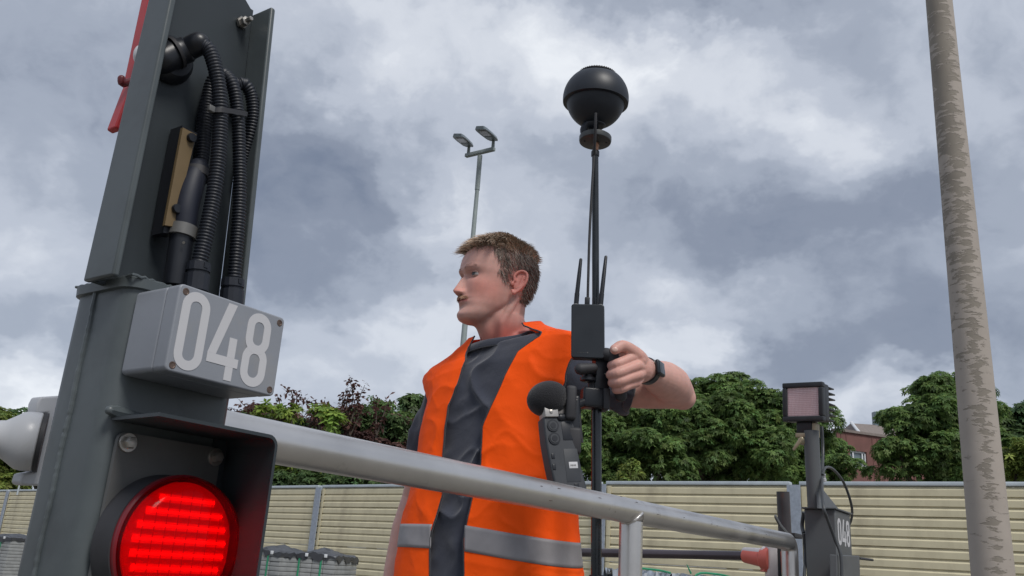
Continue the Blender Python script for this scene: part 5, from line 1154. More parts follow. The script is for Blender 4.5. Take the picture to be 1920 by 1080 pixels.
# creases between the curled fingers are carved by the gaps; body mesh
def big_mesh(name, V, F, material, parent, tint=None, **k):
    org = world_loc(parent); me = bpy.data.meshes.new(name)
    if isinstance(F, np.ndarray):
        nf = len(F); me.vertices.add(len(V)); me.vertices.foreach_set('co', (V-org).astype(np.float32).ravel()); me.loops.add(nf*4); me.loops.foreach_set('vertex_index', F.astype(np.int32).ravel())
        me.polygons.add(nf); me.polygons.foreach_set('loop_start', np.arange(0, nf*4, 4, dtype=np.int32)); me.polygons.foreach_set('loop_total', np.full(nf, 4, dtype=np.int32)); me.update(calc_edges=True)
    else: me.from_pydata((V-org).tolist(), [], F); me.update()
    me.polygons.foreach_set('use_smooth', [True]*len(me.polygons)); me.materials.append(material)
    if tint is not None: a = me.color_attributes.new('tint', 'FLOAT_COLOR', 'POINT'); t = np.ones((len(V), 4)); t[:, :3] = tint; a.data.foreach_set('color', t.astype(np.float32).ravel())
    o = bpy.data.objects.new(name, me); return put(o, parent, **k)
body = big_mesh('body', BV, BF, m_skin, person, skin_tint(BV))
# eyes
m_eye = mat('eye_white', (.30, .27, .265), .35, var=.04); m_iris = mat('grey_green_iris', (.035, .042, .042), .4, var=.3, vscale=400); m_dark = mat('pupil', (.01, .01, .01), .1)
for sd_ in (1, -1):
    ec = np.array([sd_*.0315, .0688, .0008]); g = G(); g.ball(HW(ec), .0122, 24, 16, (hl, hf2, hu2)); ey_ = g.out('eyeball', m_eye, person)
    gd = np.array([.04, 1, .02]); gd /= np.linalg.norm(gd); gw = gd[0]*hl+gd[1]*hf2+gd[2]*hu2
    g = G(); g.lathe(HW(ec+gd*.0103), gw, [(.0066, -.0006), (.0060, .0012), (.0035, .0021), (.0005, .0023)], 20); g.out('iris', m_iris, ey_)
    g = G()
    for lo_, hi_l in ((13, 90), (-90, -19)):
        vv = []; ff = []; nl = 8; nm = 24
        for j in range(nl+1):
            la = R(lo_+(hi_l-lo_)*j/nl)
            for k_ in range(nm+1): lon = R(-90+180*k_/nm); vv.append(HW(ec+.0131*np.array([math.cos(la)*math.sin(lon), math.cos(la)*math.cos(lon), math.sin(la)])))
        for j in range(nl):
            for k_ in range(nm): ff.append((j*(nm+1)+k_, j*(nm+1)+k_+1, (j+1)*(nm+1)+k_+1, (j+1)*(nm+1)+k_))
        g.add(vv, ff)
    g.out('eyelid', m_skin, person, tint=np.tile([.40, .225, .185], (sum(len(q) for q in g.v), 1)), sharp=80)
    g = G(); g.tube([HW(ec+.0136*np.array([math.cos(R(13))*math.sin(R(l_)), math.cos(R(13))*math.cos(R(l_)), math.sin(R(13))])) for l_ in range(-58, 59, 6)], .0007, 6); g.out('lash_line', m_dark, person)
    g = G(); g.lathe(HW(ec+gd*.0122), gw, [(.0023, 0), (.0020, .0006), (.0004, .0007)], 14); g.out('pupil', m_dark, ey_)

# ---- hair
m_hair = bpy.data.materials.new('light_brown_hair'); m_hair.use_nodes = True
_b = m_hair.node_tree.nodes['Principled BSDF']; _a = m_hair.node_tree.nodes.new('ShaderNodeAttribute'); _a.attribute_name = 'tint'; m_hair.node_tree.links.new(_a.outputs['Color'], _b.inputs['Base Color']); _b.inputs['Roughness'].default_value = .5; _b.inputs['Specular IOR Level'].default_value = .3
def strands(name, roots, dirs, lens, bend, width, cols, parent, nseg=4):
    """thin tapering curved blades; all arrays in head axes"""
    n = len(roots); V = np.zeros((n, nseg+1, 2, 3)); rng = np.random.default_rng(5)
    side = np.cross(dirs, rng.normal(0, 1, (n, 3))); side /= np.linalg.norm(side, axis=1)[:, None]
    for k in range(nseg+1):
        t = k/nseg; p = roots+dirs*(lens*t)[:, None]+bend*(lens*t*t)[:, None]; w = width*(1-t)**.7+.0002
        V[:, k, 0] = p-side*w[:, None]/2; V[:, k, 1] = p+side*w[:, None]/2
    V = V.reshape(-1, 3); F = []
    base = np.arange(n)*(nseg+1)*2
    for k in range(nseg): a = base+k*2; F.append(np.stack([a, a+1, a+3, a+2], 1))
    F = np.concatenate(F); tint = np.repeat(cols, (nseg+1)*2, axis=0)
    o = fast_mesh(name, HW(V), F, m_hair, parent, tint, kind='stuff'); return o
def grow():
    rg = np.random.default_rng(11); Rt = []; Dr = []; Ln = []; Bd = []; Cl = []; Wd = []
    def add(p, d, l, b, c, w): Rt.append(p); Dr.append(d/np.linalg.norm(d)); Ln.append(l); Bd.append(b); Cl.append(c); Wd.append(w)
    top = np.array([.50, .39, .30]); side_c = np.array([.18, .145, .122])
    n = 0
    while n < 15000:
        # sample skull by direction
        d = rg.normal(0, 1, 3); d /= np.linalg.norm(d)
        if d[2] < -.65: continue
        ph = math.atan2(d[0], d[1]); z = -.09+.207*(d[2]+.65)/1.65 if False else None
        # point on skull: ellipsoid-like sampling by z
        zz = rg.uniform(-.088, .1165) if rg.random() < .55 else .1165-abs(rg.normal(0, .022))
        zz = min(max(zz, -.088), .1165); ph = rg.uniform(-math.pi, math.pi); p = scalp(zz, ph, .0)
        x, y, z = p; jj = rg.normal(0, .0035); y0_ = y; y = y+jj; z = z+jj*.6; ax = abs(x)
        hl_top = z > .074+.010*(1-min(1, (ax/.045)**2))*0+.004*math.sin(ax*120)
        fr_lim = .030 if z > .03 else (.026 if z > .0 else .016)
        front_corner = z > .074-(.0) and y > .03
        is_side = (y < fr_lim+.02*max(0, (z-.03)/.045)) and z > -.014 and not (abs(z+.008) < .036 and -.052 < y < -.004 and z < .024)
        is_side = is_side and not (z < -.0 and y > .006 and y < fr_lim and z < -.024)
        is_back = y < -.045 and z > -.086+.25*max(0, ax-.045)
        if not (hl_top or is_side or is_back): continue
        tp = np.clip((z-.062)/.022, 0, 1); nrm = np.array([x/.073, y/.10, z/.117]); nrm /= np.linalg.norm(nrm)
        n += 1
        if rg.random() < tp:
            u = np.clip((y+.09)/.16, 0, 1)   # 0 crown/back .. 1 front
            fwd = np.array([.25*np.sign(x)*.3-.12, .50+.25*u, .10]); up = nrm
            # cowlick tufts
            cl = fbm(np.array([x*38.]), np.array([y*30.]), np.array([3.]), 2)[0]; cl2 = fbm(np.array([x*38.]), np.array([y*30.]), np.array([9.]), 2)[0]
            dd = fwd*(.62 if u > .25 else -.05)+up*(.50+.35*(1-u))+np.array([cl*1.5, cl2*1.2, .2])+rg.normal(0, .14, 3)
            ln = (.024+.010*u)*rg.uniform(.65, 1.2)*(1+.7*cl)
            if u < .35: ln *= .95
            bd = np.array([cl2*.35, .15*u, -.42-.18*u])
            c = top*rg.uniform(.65, 1.35)*(1+.5*cl2); add(p, dd, ln, bd, c, .0019)
        else:
            dn = np.array([0, -.35, -1.]) if y < .02 else np.array([0, -.1, -1.]); dd = nrm*.32+dn*.8+rg.normal(0, .14, 3); ln = rg.uniform(.010, .017)*(1 if z > -.03 else .75)
            if z > .045: ln = rg.uniform(.014, .022)
            c = side_c*rg.uniform(.7, 1.35)*(1+.9*max(0, (z-.04)/.04)); add(p+nrm*.0005, dd, ln, -nrm*.12, c, .0014)
    # fringe: tufts that stick out forwards above the forehead
    for _ in range(900):
        x = rg.uniform(-.046, .050); p = scalp(.080+rg.uniform(0, .016), math.atan2(x, .07), 0); cl = fbm(np.array([x*70.]), np.array([1.]), np.array([3.]), 2)[0]
        dd = np.array([-.10+cl*.9, .62, .80+cl*.5])+rg.normal(0, .13, 3); add(p, dd, rg.uniform(.014, .027)*(1+.6*cl), np.array([-.1, .15, -.85]), top*rg.uniform(.7, 1.5), .0018)
    # crown spikes
    for _ in range(500):
        x = rg.uniform(-.04, .05); y = rg.uniform(-.095, -.045); ph = math.atan2(x, y); z = float(np.interp(math.hypot(x, y), [.05, .075, .10], [.108, .094, .07])); p = scalp(z, ph, 0)
        cl = fbm(np.array([x*60.]), np.array([y*60.]), np.array([3.]), 2)[0]; nrm = np.array([x/.073, y/.10, z/.117]); dd = nrm*.8+np.array([.3+cl*1.2, -.25, .6])+rg.normal(0, .12, 3); add(p, dd, rg.uniform(.012, .022)*(1+.7*cl), np.array([.1, -.2, -.25]), top*rg.uniform(.7, 1.4), .0017)
    return [np.array(q) for q in (Rt, Dr, Ln, Bd, Cl, Wd)]
Rt, Dr, Ln, Bd, Cl, Wd = grow(); strands('hair', Rt, Dr, Ln, Bd, Wd, Cl, person, 5)
rg = np.random.default_rng(21); Rt = []; Dr = []; Ln = []; Cl = []
for _ in range(700):
    x = rg.uniform(-.025, .025); z = -.0585+rg.uniform(0, .008)-.10*abs(x)*.6; yy = float(np.interp(z, HT[:, 0], HT[:, 1])); yy = yy-(abs(x)/.055)**2*.07+.0045+.003*math.exp(-(x/.016)**2)
    Rt.append((x, yy-.001, z)); d = np.array([x*26, .45, -.85])+rg.normal(0, .18, 3); Dr.append(d/np.linalg.norm(d)); Ln.append(rg.uniform(.004, .0075)); Cl.append(np.array([.46, .28, .19])*rg.uniform(.6, 1.3))
strands('moustache', np.array(Rt), np.array(Dr), np.array(Ln), np.tile([0, -.1, -.2], (len(Rt), 1)), np.full(len(Rt), .0012), np.array(Cl), person, 3)
Rt = []; Dr = []; Ln = []; Cl = []
for _ in range(420):
    s_ = 1 if rg.random() < .5 else -1; u = rg.uniform(0, 1); x = s_*(.011+.031*u); z = .0185+.006*math.sin(u*2.6)+rg.uniform(-.0028, .0028)*(1-.5*u); yy = .0985-(abs(x)/.06)**2*.032
    Rt.append((x, yy-.003, z)); d = np.array([s_*1., .35, .25-.5*u])+rg.normal(0, .2, 3); Dr.append(d/np.linalg.norm(d)); Ln.append(rg.uniform(.005, .008)); Cl.append(np.array([.17, .10, .07])*rg.uniform(.6, 1.3))
strands('eyebrow', np.array(Rt), np.array(Dr), np.array(Ln), np.tile([0, -.3, -.1], (len(Rt), 1)), np.full(len(Rt), .0009), np.array(Cl), person, 3)

# ---- T-shirt: one soft shell with sleeves
tg = G(); tg.add(*ring_tube(ROWS, -.012, .86, 1.517, 50))
slL = shL+(elL-shL)*.60; up_ = (elL-shL)/np.linalg.norm(elL-shL)
tg.tube(spline([shL-up_*.07, shL, shL+(elL-shL)*.3, slL], 6), np.interp(np.arange(19), [0, 6, 12, 18], [.050, .056, .062, .063]), 32)
slR = shR+(elR-shR)*.66
tg.tube(spline([shR+[.05, 0, .0], shR+[0, 0, .0], shR+(elR-shR)*.3, slR], 6), np.interp(np.arange(19), [0, 6, 12, 18], [.062, .066, .064, .064]), 32)
TV, TF, TN = remeshed(tg, .0042, 6, .6)
def ridge(x): return (1-np.abs(x)*2)
def shirt_folds(V):
    x, y, z = V.T; l = (V-np.array([-.03, 2.12, 0]))@lv
    a = ridge(fbm(l*7+z*6, z*4-l*5, y*2., 2))**4*.013+ridge(fbm(l*14-z*12, z*9+l*6, y*4+3, 2))**3*.006-.008
    d1 = fbm(l*22, z*22, y*22, 2)*.002
    return (a+d1)*np.clip((1.52-z)/.09, .12, 1)
TV = TV+TN*(shirt_folds(TV)[:, None])
big_mesh('t_shirt', TV, TF, m_shirt, person)
# ribbed collar
ph = np.linspace(-math.pi, math.pi, 80, endpoint=False); cz = 1.521
col = ringv(np.full(80, cz), ph, -.020); cen = col.mean(0); nbp = [cen+(q-cen)*[.90, .90, 1] for q in col]
cl = []
for k, q in enumerate(col):
    d = (q-cen); d[2] = 0; r_ = np.linalg.norm(d); cl.append(cen+d/r_*(.0755+.012*max(0, math.cos(ph[k])))+[0, 0, (q[2]-cen[2])*.9+.006-.008*max(0, math.cos(ph[k]))])
g = G(); v = []; f = []; n = len(cl)
for k, q in enumerate(cl):
    d = (q-cen); d[2] = 0; d /= np.linalg.norm(d)
    for (rr_, zz) in ((.0085, -.010), (.0095, -.002), (.0065, .007), (.002, .009), (-.002, .007), (0, -.008)): v.append(q+d*rr_+[0, 0, zz])
for k in range(n):
    for j in range(6): f.append((k*6+j, ((k+1) % n)*6+j, ((k+1) % n)*6+(j+1) % 6, k*6+(j+1) % 6))
g.add(v, f); g.out('collar', m_shirt, person, sharp=60)
g = G(); g.tube([q+(q-cen)*[.12, .12, 0]+[0, 0, -.0125] for q in cl]+[cl[0]+(cl[0]-cen)*[.12, .12, 0]+[0, 0, -.0125]], .0011, 6); g.out('collar_seam', m_pipe, person)
# sleeve hems
for (p_, dvec, r_) in ((slL, elL-shL, .0635), (slR, elR-shR, .0645)):
    dvec = dvec/np.linalg.norm(dvec); g = G(); g.tube([p_-dvec*.018, p_, p_+dvec*.002], [r_+.0005, r_+.0012, r_-.001], 40, flat=1); g.out('sleeve_hem', m_shirt, person)

# ---- hi-vis vest
RP = [(1.575, -.30), (1.530, -.16), (1.470, -.06), (1.405, -.05), (1.355, -.10), (1.24, -.07), (1.145, -.01), (1.045, -.07), (.97, -.03), (.84, -.05)]
LP = [(1.575, 1.25), (1.530, 1.0), (1.455, .54), (1.38, .44), (1.29, .30), (1.21, .32), (1.13, .26), (1.05, .22), (.975, .26), (.84, .26)]
RPz = np.array(RP)[::-1]; LPz = np.array(LP)[::-1]
def vest_disp(V, z, ph):
    l = (V-np.array([-.03, 2.12, 0]))@lv; y = V[..., 1]
    low = np.clip((1.32-z)/.3, 0, 1); hi = 1-low
    a = ridge(fbm(l*6+z*1.2, z*2.1-l*.8, y*2+7, 2))**3*(.003+.013*low)           # hanging folds
    b_ = ridge(fbm(l*5+z*9, z*4-l*8, y+11, 2))**4*.0065                              # diagonal drags
    c = ridge(fbm(l*2.5, z*16+l*3, y*2+1, 1))**4*.0025                               # packing creases
    d = fbm(l*18, z*18, y*18, 2)*.003
    e = ridge(fbm(l*11-z*7, z*8+l*9, y+31, 2))**5*.0035
    return (a+b_+c+d+e-.005)*np.where(ph < 0, .42, .72)
AH = dict(z=1.372, hz=.098, w=.40)
def vest_panel(side, off=0., z0=.86, z1=1.566, nz=190, nph=150, stripe=None, name='vest_panel', material=None):
    zs = np.linspace(z0, z1, nz); v = []; PHI = []; ZZ = []
    for z in zs:
        if side > 0: a = np.interp(z, LPz[:, 0], LPz[:, 1]); b = math.pi*1.0
        else: a = np.interp(z, RPz[:, 0], RPz[:, 1]); b = -math.pi*1.0
        ph = a+(b-a)*np.linspace(0, 1, nph); PHI.append(ph); ZZ.append(np.full(nph, z))
    PHI = np.array(PHI); ZZ = np.array(ZZ)
    c0 = side*math.pi/2+(.24 if side > 0 else .05)*side
    # armhole in (phi, z): keep outside; inside verts near the border are snapped onto it
    U = (PHI-c0)/AH['w']; W = (ZZ-AH['z'])/AH['hz']; Rr = np.sqrt(np.abs(U)**2.3+np.abs(W)**2.3)**(2/2.3); inside = Rr < 1
    snap = np.zeros_like(inside); ins = inside
    nbr = np.zeros_like(ins); nbr[1:] |= ~ins[:-1]; nbr[:-1] |= ~ins[1:]; nbr[:, 1:] |= ~ins[:, :-1]; nbr[:, :-1] |= ~ins[:, 1:]
    border = ins & nbr; k = 1/np.maximum(Rr, .3); PH2 = np.where(border, c0+(PHI-c0)*k, PHI); Z2 = np.where(border, AH['z']+(ZZ-AH['z'])*k, ZZ); dead = ins & ~border
    if stripe: 
        t = (ZZ-z0)/(z1-z0); Z2 = stripe(PH2, t)
    if stripe and side < 0: Z2 = Z2
    P = ringv(Z2, PH2, 0.0)
    # normals outwards from the axis
    ctr = Cz(Z2); Nn = P-ctr; Nn[..., 2] = 0; Nn /= np.linalg.norm(Nn, axis=-1)[..., None]
    P = P+Nn*(vest_disp(P, Z2, PH2)+off)[..., None]
    # hem and front edges flare a little
    P = P.reshape(-1, 3); idx = np.arange(nz*nph).reshape(nz, nph); f = []
    for j in range(nz-1):
        for i in range(nph-1):
            q = (idx[j, i], idx[j, i+1], idx[j+1, i+1], idx[j+1, i])
            if dead[j, i] or dead[j, i+1] or dead[j+1, i+1] or dead[j+1, i]: continue
            if border[j, i] and border[j, i+1] and border[j+1, i+1] and border[j+1, i]: continue
            f.append(q)
    used = sorted({i for q in f for i in q}); mp = {o: n_ for n_, o in enumerate(used)}
    o = mesh(name, P[used], [tuple(mp[i] for i in q) for q in f], material or m_vest, person, sharp=75)
    sm = o.modifiers.new('solid', 'SOLIDIFY'); sm.thickness = .0011; sm.offset = 1
    if not stripe:
        g = G(); e = P[idx[:, 0]]; g.tube(e, .0020, 8)
        an = np.linspace(0, 2*math.pi, 120); uu = np.sign(np.cos(an))*np.abs(np.cos(an))**(2/2.3); ww = np.sign(np.sin(an))*np.abs(np.sin(an))**(2/2.3)
        zz = AH['z']+AH['hz']*ww; pp_ = c0+AH['w']*uu; Q = ringv(zz, pp_, 0); N2 = Q-Cz(zz); N2[:, 2] = 0; N2 /= np.linalg.norm(N2, axis=1)[:, None]; Q = Q+N2*vest_disp(Q, zz, pp_)[:, None]; g.tube(Q, .0030, 8, cap=False)
        g.out('piping', m_pipe, o)
    return o
vp = vest_panel(1); vq = vest_panel(-1)
def sz(z0_, w_, tl_=0.): return lambda PH, t: z0_+w_*t-tl_*np.sin(np.clip(PH, 0, math.pi))-.0*PH
for sd_, par in ((1, vp), (-1, vq)):
    vest_panel(sd_, .0016, 1.005, 1.055, 8, 150, sz(1.030, .054, .026) if sd_ > 0 else sz(1.026, .052), 'reflective_stripe', m_stripe)

# ---- trousers, shoes (below the picture)
g = G(); zc = np.array([-.03, 2.14, 0])
for s_ in (1, -1):
    hip = zc+lv*.09*s_+[0, 0, .88]; kn = zc+lv*.11*s_+fv*.02+[0, 0, .48]; an_ = zc+lv*.12*s_-fv*.02+[0, 0, .09]
    g.tube(spline([hip+[0, 0, .08], hip, kn, an_], 5), np.interp(np.arange(16), [0, 5, 10, 15], [.11, .105, .075, .062]), 24)
g.tube([zc+[0, 0, .80], zc+[0, 0, .98]], [.15, .145], 28)
V_, F_s, N_ = remeshed(g, .008, 4); big_mesh('trousers', V_, F_s, m_trou, person)
for s_ in (1, -1):
    an_ = zc+lv*.12*s_-fv*.02; g = G(); g.tube([an_-fv*.06+[0, 0, .045], an_+[0, 0, .055], an_+fv*.10+[0, 0, .045], an_+fv*.18+[0, 0, .035]], [.040, .045, .045, .032], 16, rnd_end=True); g.box(-.05, .05, -.10, .21, 0, .03, lambda x, y, z: an_+lv*x+fv*y+np.array([0, 0, z]), c=.01); g.out('shoe', m_black, person)
# ---- wristwatch
wd = (wrL-elL)/np.linalg.norm(wrL-elL); wc_ = wrL-wd*.012
g = G(); upw = np.cross(wd, [0, 0, 1.]); upw /= np.linalg.norm(upw)
g.lathe(wc_-wd*.011, wd, [(.0272, 0), (.0296, .002), (.0300, .011), (.0296, .020), (.0272, .022), (.0268, .011)], 40); wt = g.out('wristwatch', m_black, person, sharp=40)
fc = at(1222, 686, 1.83)-wc_; fc = fc-wd*(fc@wd); fc /= np.linalg.norm(fc); sc_ = np.cross(fc, wd)
g = G(); g.box(-.017, .017, -.019, .019, .026, .036, lambda x, y, z: wc_+sc_*x+wd*y+fc*z, c=.0045); cs_ = g.out('watch_case', mat('graphite_case', (.03, .034, .04), .3, metal=.5), wt)
g = G(); g.box(-.0135, .0135, -.0155, .0155, .0358, .0366, lambda x, y, z: wc_+sc_*x+wd*y+fc*z, c=.0003); g.out('watch_glass', mat('watch_glass', (.03, .04, .05), .06), wt)
# thumbnail
m_nail = mat('fingernail', (.62, .40, .34), .3, var=.05)
tn = at(1151, 657, 1.770); g = G(); g.ball(tn+np.array([.001, -.0085, .0]), (.0068, .0022, .0056), 14, 8); g.out('fingernail', m_nail, person)

# ================================================================== POLE, SPHERE CAMERA, TRANSMITTER, RECORDER
m_pole = mat('black_anodised_tube', (.022, .026, .030), .25, metal=.4, var=.15, vscale=30, coat=.3)
YP = 1.85
mp = thing('telescopic_pole', 'tall thin black telescopic pole held upright in front of the orange vest', 'pole', at(1119, 1075, YP)*[1, 1, 0])
pT = at(1116, 283, YP); pM = at(1118, 720, YP); pB_ = at(1118, 1080, YP); foot = np.array([pB_[0]+.012, YP, 0])
g = G(); g.tube([at(1117, 560, YP), pT], [.0082, .0078], 24); g.out('upper_tube', m_pole, mp)
g = G(); g.tube([foot, pB_, at(1118.5, 760, YP)], [.0110, .0110, .0110], 28); g.out('lower_tube', m_pole, mp)
g = G(); g.tube([at(1118.5, 762, YP), at(1117.5, 560, YP)], .0090, 20); g.out('middle_tube', mat('satin_black_tube', (.05, .052, .056), .3, metal=.6), mp)
g = G(); g.lathe(at(1116, 290, YP), [0, 0, 1.], [(.0095, -.004), (.0098, 0), (.0098, .007), (.009, .009)], 24); g.out('tube_collar', m_black, mp)
g = G(); g.lathe(at(1117, 284, YP), [0, 0, 1.], [(.0062, 0), (.0062, .012), (.0075, .014), (.0075, .022), (.005, .024), (.005, .034)], 16); g.out('thread_adapter', mat('copper_adapter', (.30, .16, .10), .35, metal=.8, var=.2, vscale=90), mp)
fq = lambda c, yaw=0.: (lambda x, y, z: c+np.array([math.cos(yaw)*x-math.sin(yaw)*y, math.sin(yaw)*x+math.cos(yaw)*y, z]))
# grip to the right of the pole
c = at(1150, 676, 1.812); g = G(); g.tube([at(1150, 664, 1.808), at(1158, 700, 1.812), at(1164, 742, 1.82)], [.0135, .0150, .0135], 18, rnd_end=True); gr_ = g.out('grip', m_rubber, mp)
g = G(); g.tube([at(1137, 664, 1.815), at(1163, 672, 1.805)], [.014, .0135], 16, rnd_end=True); g.out('grip_arm', m_rubber, mp)
# clamp stack under the transmitter
g = G(); g.box(-.014, .018, -.020, .018, -.045, .045, fq(at(1124, 700, 1.842), .15), c=.003); g.out('clamp_block', m_black, mp)
g = G(); c = at(1103, 697, 1.825)
g.lathe(c+[0, 0, -.022], [0, 0, 1.], [(.012, 0), (.017, .002), (.017, .008), (.013, .010), (.013, .014), (.019, .016), (.019, .024), (.012, .027), (.012, .036)], 28); g.out('ball_joint', m_black, mp, sharp=30)
g = G(); g.tube([at(1088, 692, 1.80), at(1112, 690, 1.812)], [.0125, .0105], 12, rnd_end=True); g.out('clamp_knob', m_rubber, mp)
g = G(); g.tube([at(1133, 701, 1.825), at(1151, 700, 1.80)], .0018, 8); g.tube([at(1144, 700.5, 1.805), at(1151, 700, 1.80)], .0036, 12); g.out('clamp_screw', m_steel, mp)
g = G(); c = at(1114, 748, 1.84); g.box(-.028, .026, -.022, .020, -.022, .022, fq(c, .1), c=.006); g.out('lower_clamp', m_black, mp)
g = G(); c = at(1133, 748, 1.835); g.box(-.006, .008, -.022, .02, -.026, .020, fq(c, .1), c=.003); g.out('clamp_lever', m_rubber, mp)
g = G(); g.lathe(at(1113, 720, 1.838), [0, 0, 1.], [(.012, -.014), (.012, .014)], 20); g.out('stem', m_rubber, mp)
g = G(); g.lathe(at(1119, 1078, YP), [0, 0, 1.], [(.016, -.03), (.018, -.005), (.014, .0)], 24); g.out('tube_lock', m_black, mp)

# sphere camera
sc_t = at(1116, 262, YP); bc = at(1117, 186, YP)
sp = thing('sphere_camera', 'black ball shaped camera on a round base plate at the top of the pole', 'camera', sc_t)
m_sph = mat('black_satin_shell', (.014, .018, .026), .45, var=.1, vscale=20)
Rb = .0770; tl = np.array([.02, -.05, 1.]); tl /= np.linalg.norm(tl)
prof = []
for a in range(-86, 91, 4):
    th = R(a); r = Rb*math.cos(th); h = Rb*math.sin(th)
    if a < -6: r *= .925; h *= .96
    elif a <= 44: r *= 1.035; 
    else: r *= .965; h *= .985
    prof.append((max(r, .0005), h))
low = [q for q in prof if q[1] < -.004]; mid = [q for q in prof if -.010 < q[1] < Rb*.70]; hi_ = [q for q in prof if q[1] > Rb*.66]
g = G(); g.lathe(bc, tl, low+[(.060, -.004)], 64); g.out('lower_shell', m_sph, sp, sharp=40)
g = G(); g.lathe(bc, tl, [(.070, -.0135)]+[(Rb*1.035*math.cos(R(a)), Rb*math.sin(R(a))) for a in range(-9, 45, 4)]+[(.05, Rb*.66)], 64); g.out('equator_band', m_sph, sp, sharp=40)
g = G(); g.lathe(bc, tl, [(.0585, Rb*.60)]+[(Rb*.94*math.cos(R(a)), Rb*.985*math.sin(R(a))) for a in range(44, 92, 4)], 64); g.out('upper_shell', m_sph, sp, sharp=40)
g = G(); g.lathe(bc, tl, [(.044, Rb*.80), (.0465, Rb*.81), (.0455, Rb*.85), (.040, Rb*.88), (.03, Rb*.90)], 64); g.out('vent_ring', m_rubber, sp, sharp=30)
for k in range(48):
    an = 2*math.pi*k/48; t1 = np.cross(tl, [0, 1., 0]); t1 /= np.linalg.norm(t1); t2 = np.cross(tl, t1); p = bc+tl*Rb*.845+(t1*math.cos(an)+t2*math.sin(an))*.0462
    g = G(); g.ball(p, .0013, 6, 4); g.out('vent_stud', m_plate, sp)
for s_ in (-1, 1):
    g = G(); p0 = [bc+np.array([s_*Rb*1.036*math.cos(R(a))*.90, -Rb*1.036*math.cos(R(a))*.43, Rb*math.sin(R(a))]) for a in (-8, 0, 8, 15)]; g.tube(p0, .0006, 6); g.out('seam', m_rubber, sp)
g = G(); g.lathe(sc_t+[0, 0, -.008], [0.02, 0.05, 1.], [(.034, 0), (.0375, .002), (.0385, .006), (.0385, .014), (.036, .016)], 48); g.out('base_plate', mat('base_plate_grey', (.045, .050, .052), .4, var=.1), sp, sharp=30)
for dx, dy in ((-.026, -.004), (.026, -.004)):
    g = G(); g.lathe(sc_t+[dx, dy, -.0095], [0, 0, 1.], [(.002, 0), (.002, .002)], 10); g.out('screw', m_black, sp)
nk0 = sc_t+np.array([-.022, .0, .008]); g = G(); g.tube(spline([nk0, nk0+[-.006, 0, .016], nk0+[.004, 0, .030], bc+[.004, 0, -Rb*.86]], 5), np.interp(np.arange(16), [0, 8, 15], [.0085, .010, .020]), 20, flat=1.3); g.out('neck', m_sph, sp)
g = G(); g.lathe(bc+[.004, 0, -Rb*.86], [0, 0, 1.], [(.017, -.010), (.0215, -.006), (.0225, .006)], 28); g.out('neck_ring', m_black, sp, sharp=30)
# strap cable down the pole
cb_ = thing('data_cable', 'thin black cable running from the ball camera down the pole to the transmitter', 'cable', at(1103, 560, 1.84))
g = G(); g.tube([at(1117, 212, 1.80), at(1116, 250, 1.805), at(1114, 290, 1.835)], .0034, 10); g.out('strap_end', m_rubber, cb_)
g = G(); g.tube(spline([at(1114, 288, 1.836), at(1109, 370, 1.838), at(1105, 450, 1.838), at(1103, 520, 1.838), at(1102, 560, 1.838)], 6), .0030, 10); g.out('cable', m_rubber, cb_)
g = G(); g.box(-.0055, .0055, -.004, .004, -.010, .010, fq(at(1101, 566, 1.836)), c=.001); g.out('plug', m_black, cb_)

# transmitter
tc_ = at(1102, 623, 1.822)
tr = thing('wireless_transmitter', 'flat black wireless transmitter box with two stub antennas clamped to the pole', 'transmitter', at(1102, 672, 1.822))
yw = R(-8); ax1 = np.array([math.cos(yw), math.sin(yw), 0]); ax2 = np.array([-math.sin(yw), math.cos(yw), 0]); upt = np.array([-.035, 0, 1.]); upt /= np.linalg.norm(upt)
ft = lambda x, y, z: tc_+ax1*x+ax2*y+upt*z
m_tx = mat('matte_black_metal', (.016, .020, .026), .42, var=.12, vscale=25)
g = G(); g.prism(rrect(-.0355, .0365, -.0605, .0605, .006), -.013, .014, lambda u, d, w: ft(u, d, w)); bev(g.out('case', m_tx, tr, sharp=30), .0022)
for x in (-.021, -.016, -.013, -.009, -.005): g = G(); g.box(x-.0012, x+.0012, -.0134, -.0129, -.049, -.0485, ft); g.out('marking', m_plate, tr, smooth=False)
g = G(); g.lathe(ft(.000, -.0129, -.0487), -ax2, [(.0014, 0), (.0014, .0006)], 10); g.out('button', m_plate, tr)
for x, tx_, ty_ in ((-.0255, 1089, 487), (.0285, 1136, 482)):
    p0 = ft(x, .0, .0605); p2 = at(tx_, ty_, 1.83); p1 = p0+(np.array([p2[0]*.15+p0[0]*.85-p0[0], 0, .028])); g = G()
    g.lathe(p0, upt, [(.0052, 0), (.0052, .004)], 16); g.out('antenna_nut', m_steel, tr)
    g = G(); g.tube([p0+upt*.003, p1], [.0055, .0055], 16); g.tube([p1, p1+(p2-p1)*.5, p2], [.0050, .0046, .0036], 16, rnd_end=True); g.out('antenna', m_black, tr)

# recorder with foam windscreen
rt_ = thing('audio_recorder', 'dark grey handheld audio recorder with a black foam windscreen in front of the vest', 'recorder', at(1045, 900, 1.78))
YR = 1.79; m_rec = mat('dark_grey_shell', (.034, .038, .045), .48, var=.1, vscale=30)
m_foam = mat('black_foam', (.010, .010, .013), .95, var=.2, vscale=200, bump=1., bscale=500, sheen=.2)
g = G(); fcn = at(1027, 748, YR); g.ball(fcn, (.0445, .038, .0375), 40, 26, (np.array([.95, 0, .30]), np.array([0, 1, 0]), np.array([-.30, 0, .95]))); 
fb = g; fb.v[0] = fb.v[0]+0
fo = fb.out('foam_windscreen', m_foam, rt_)
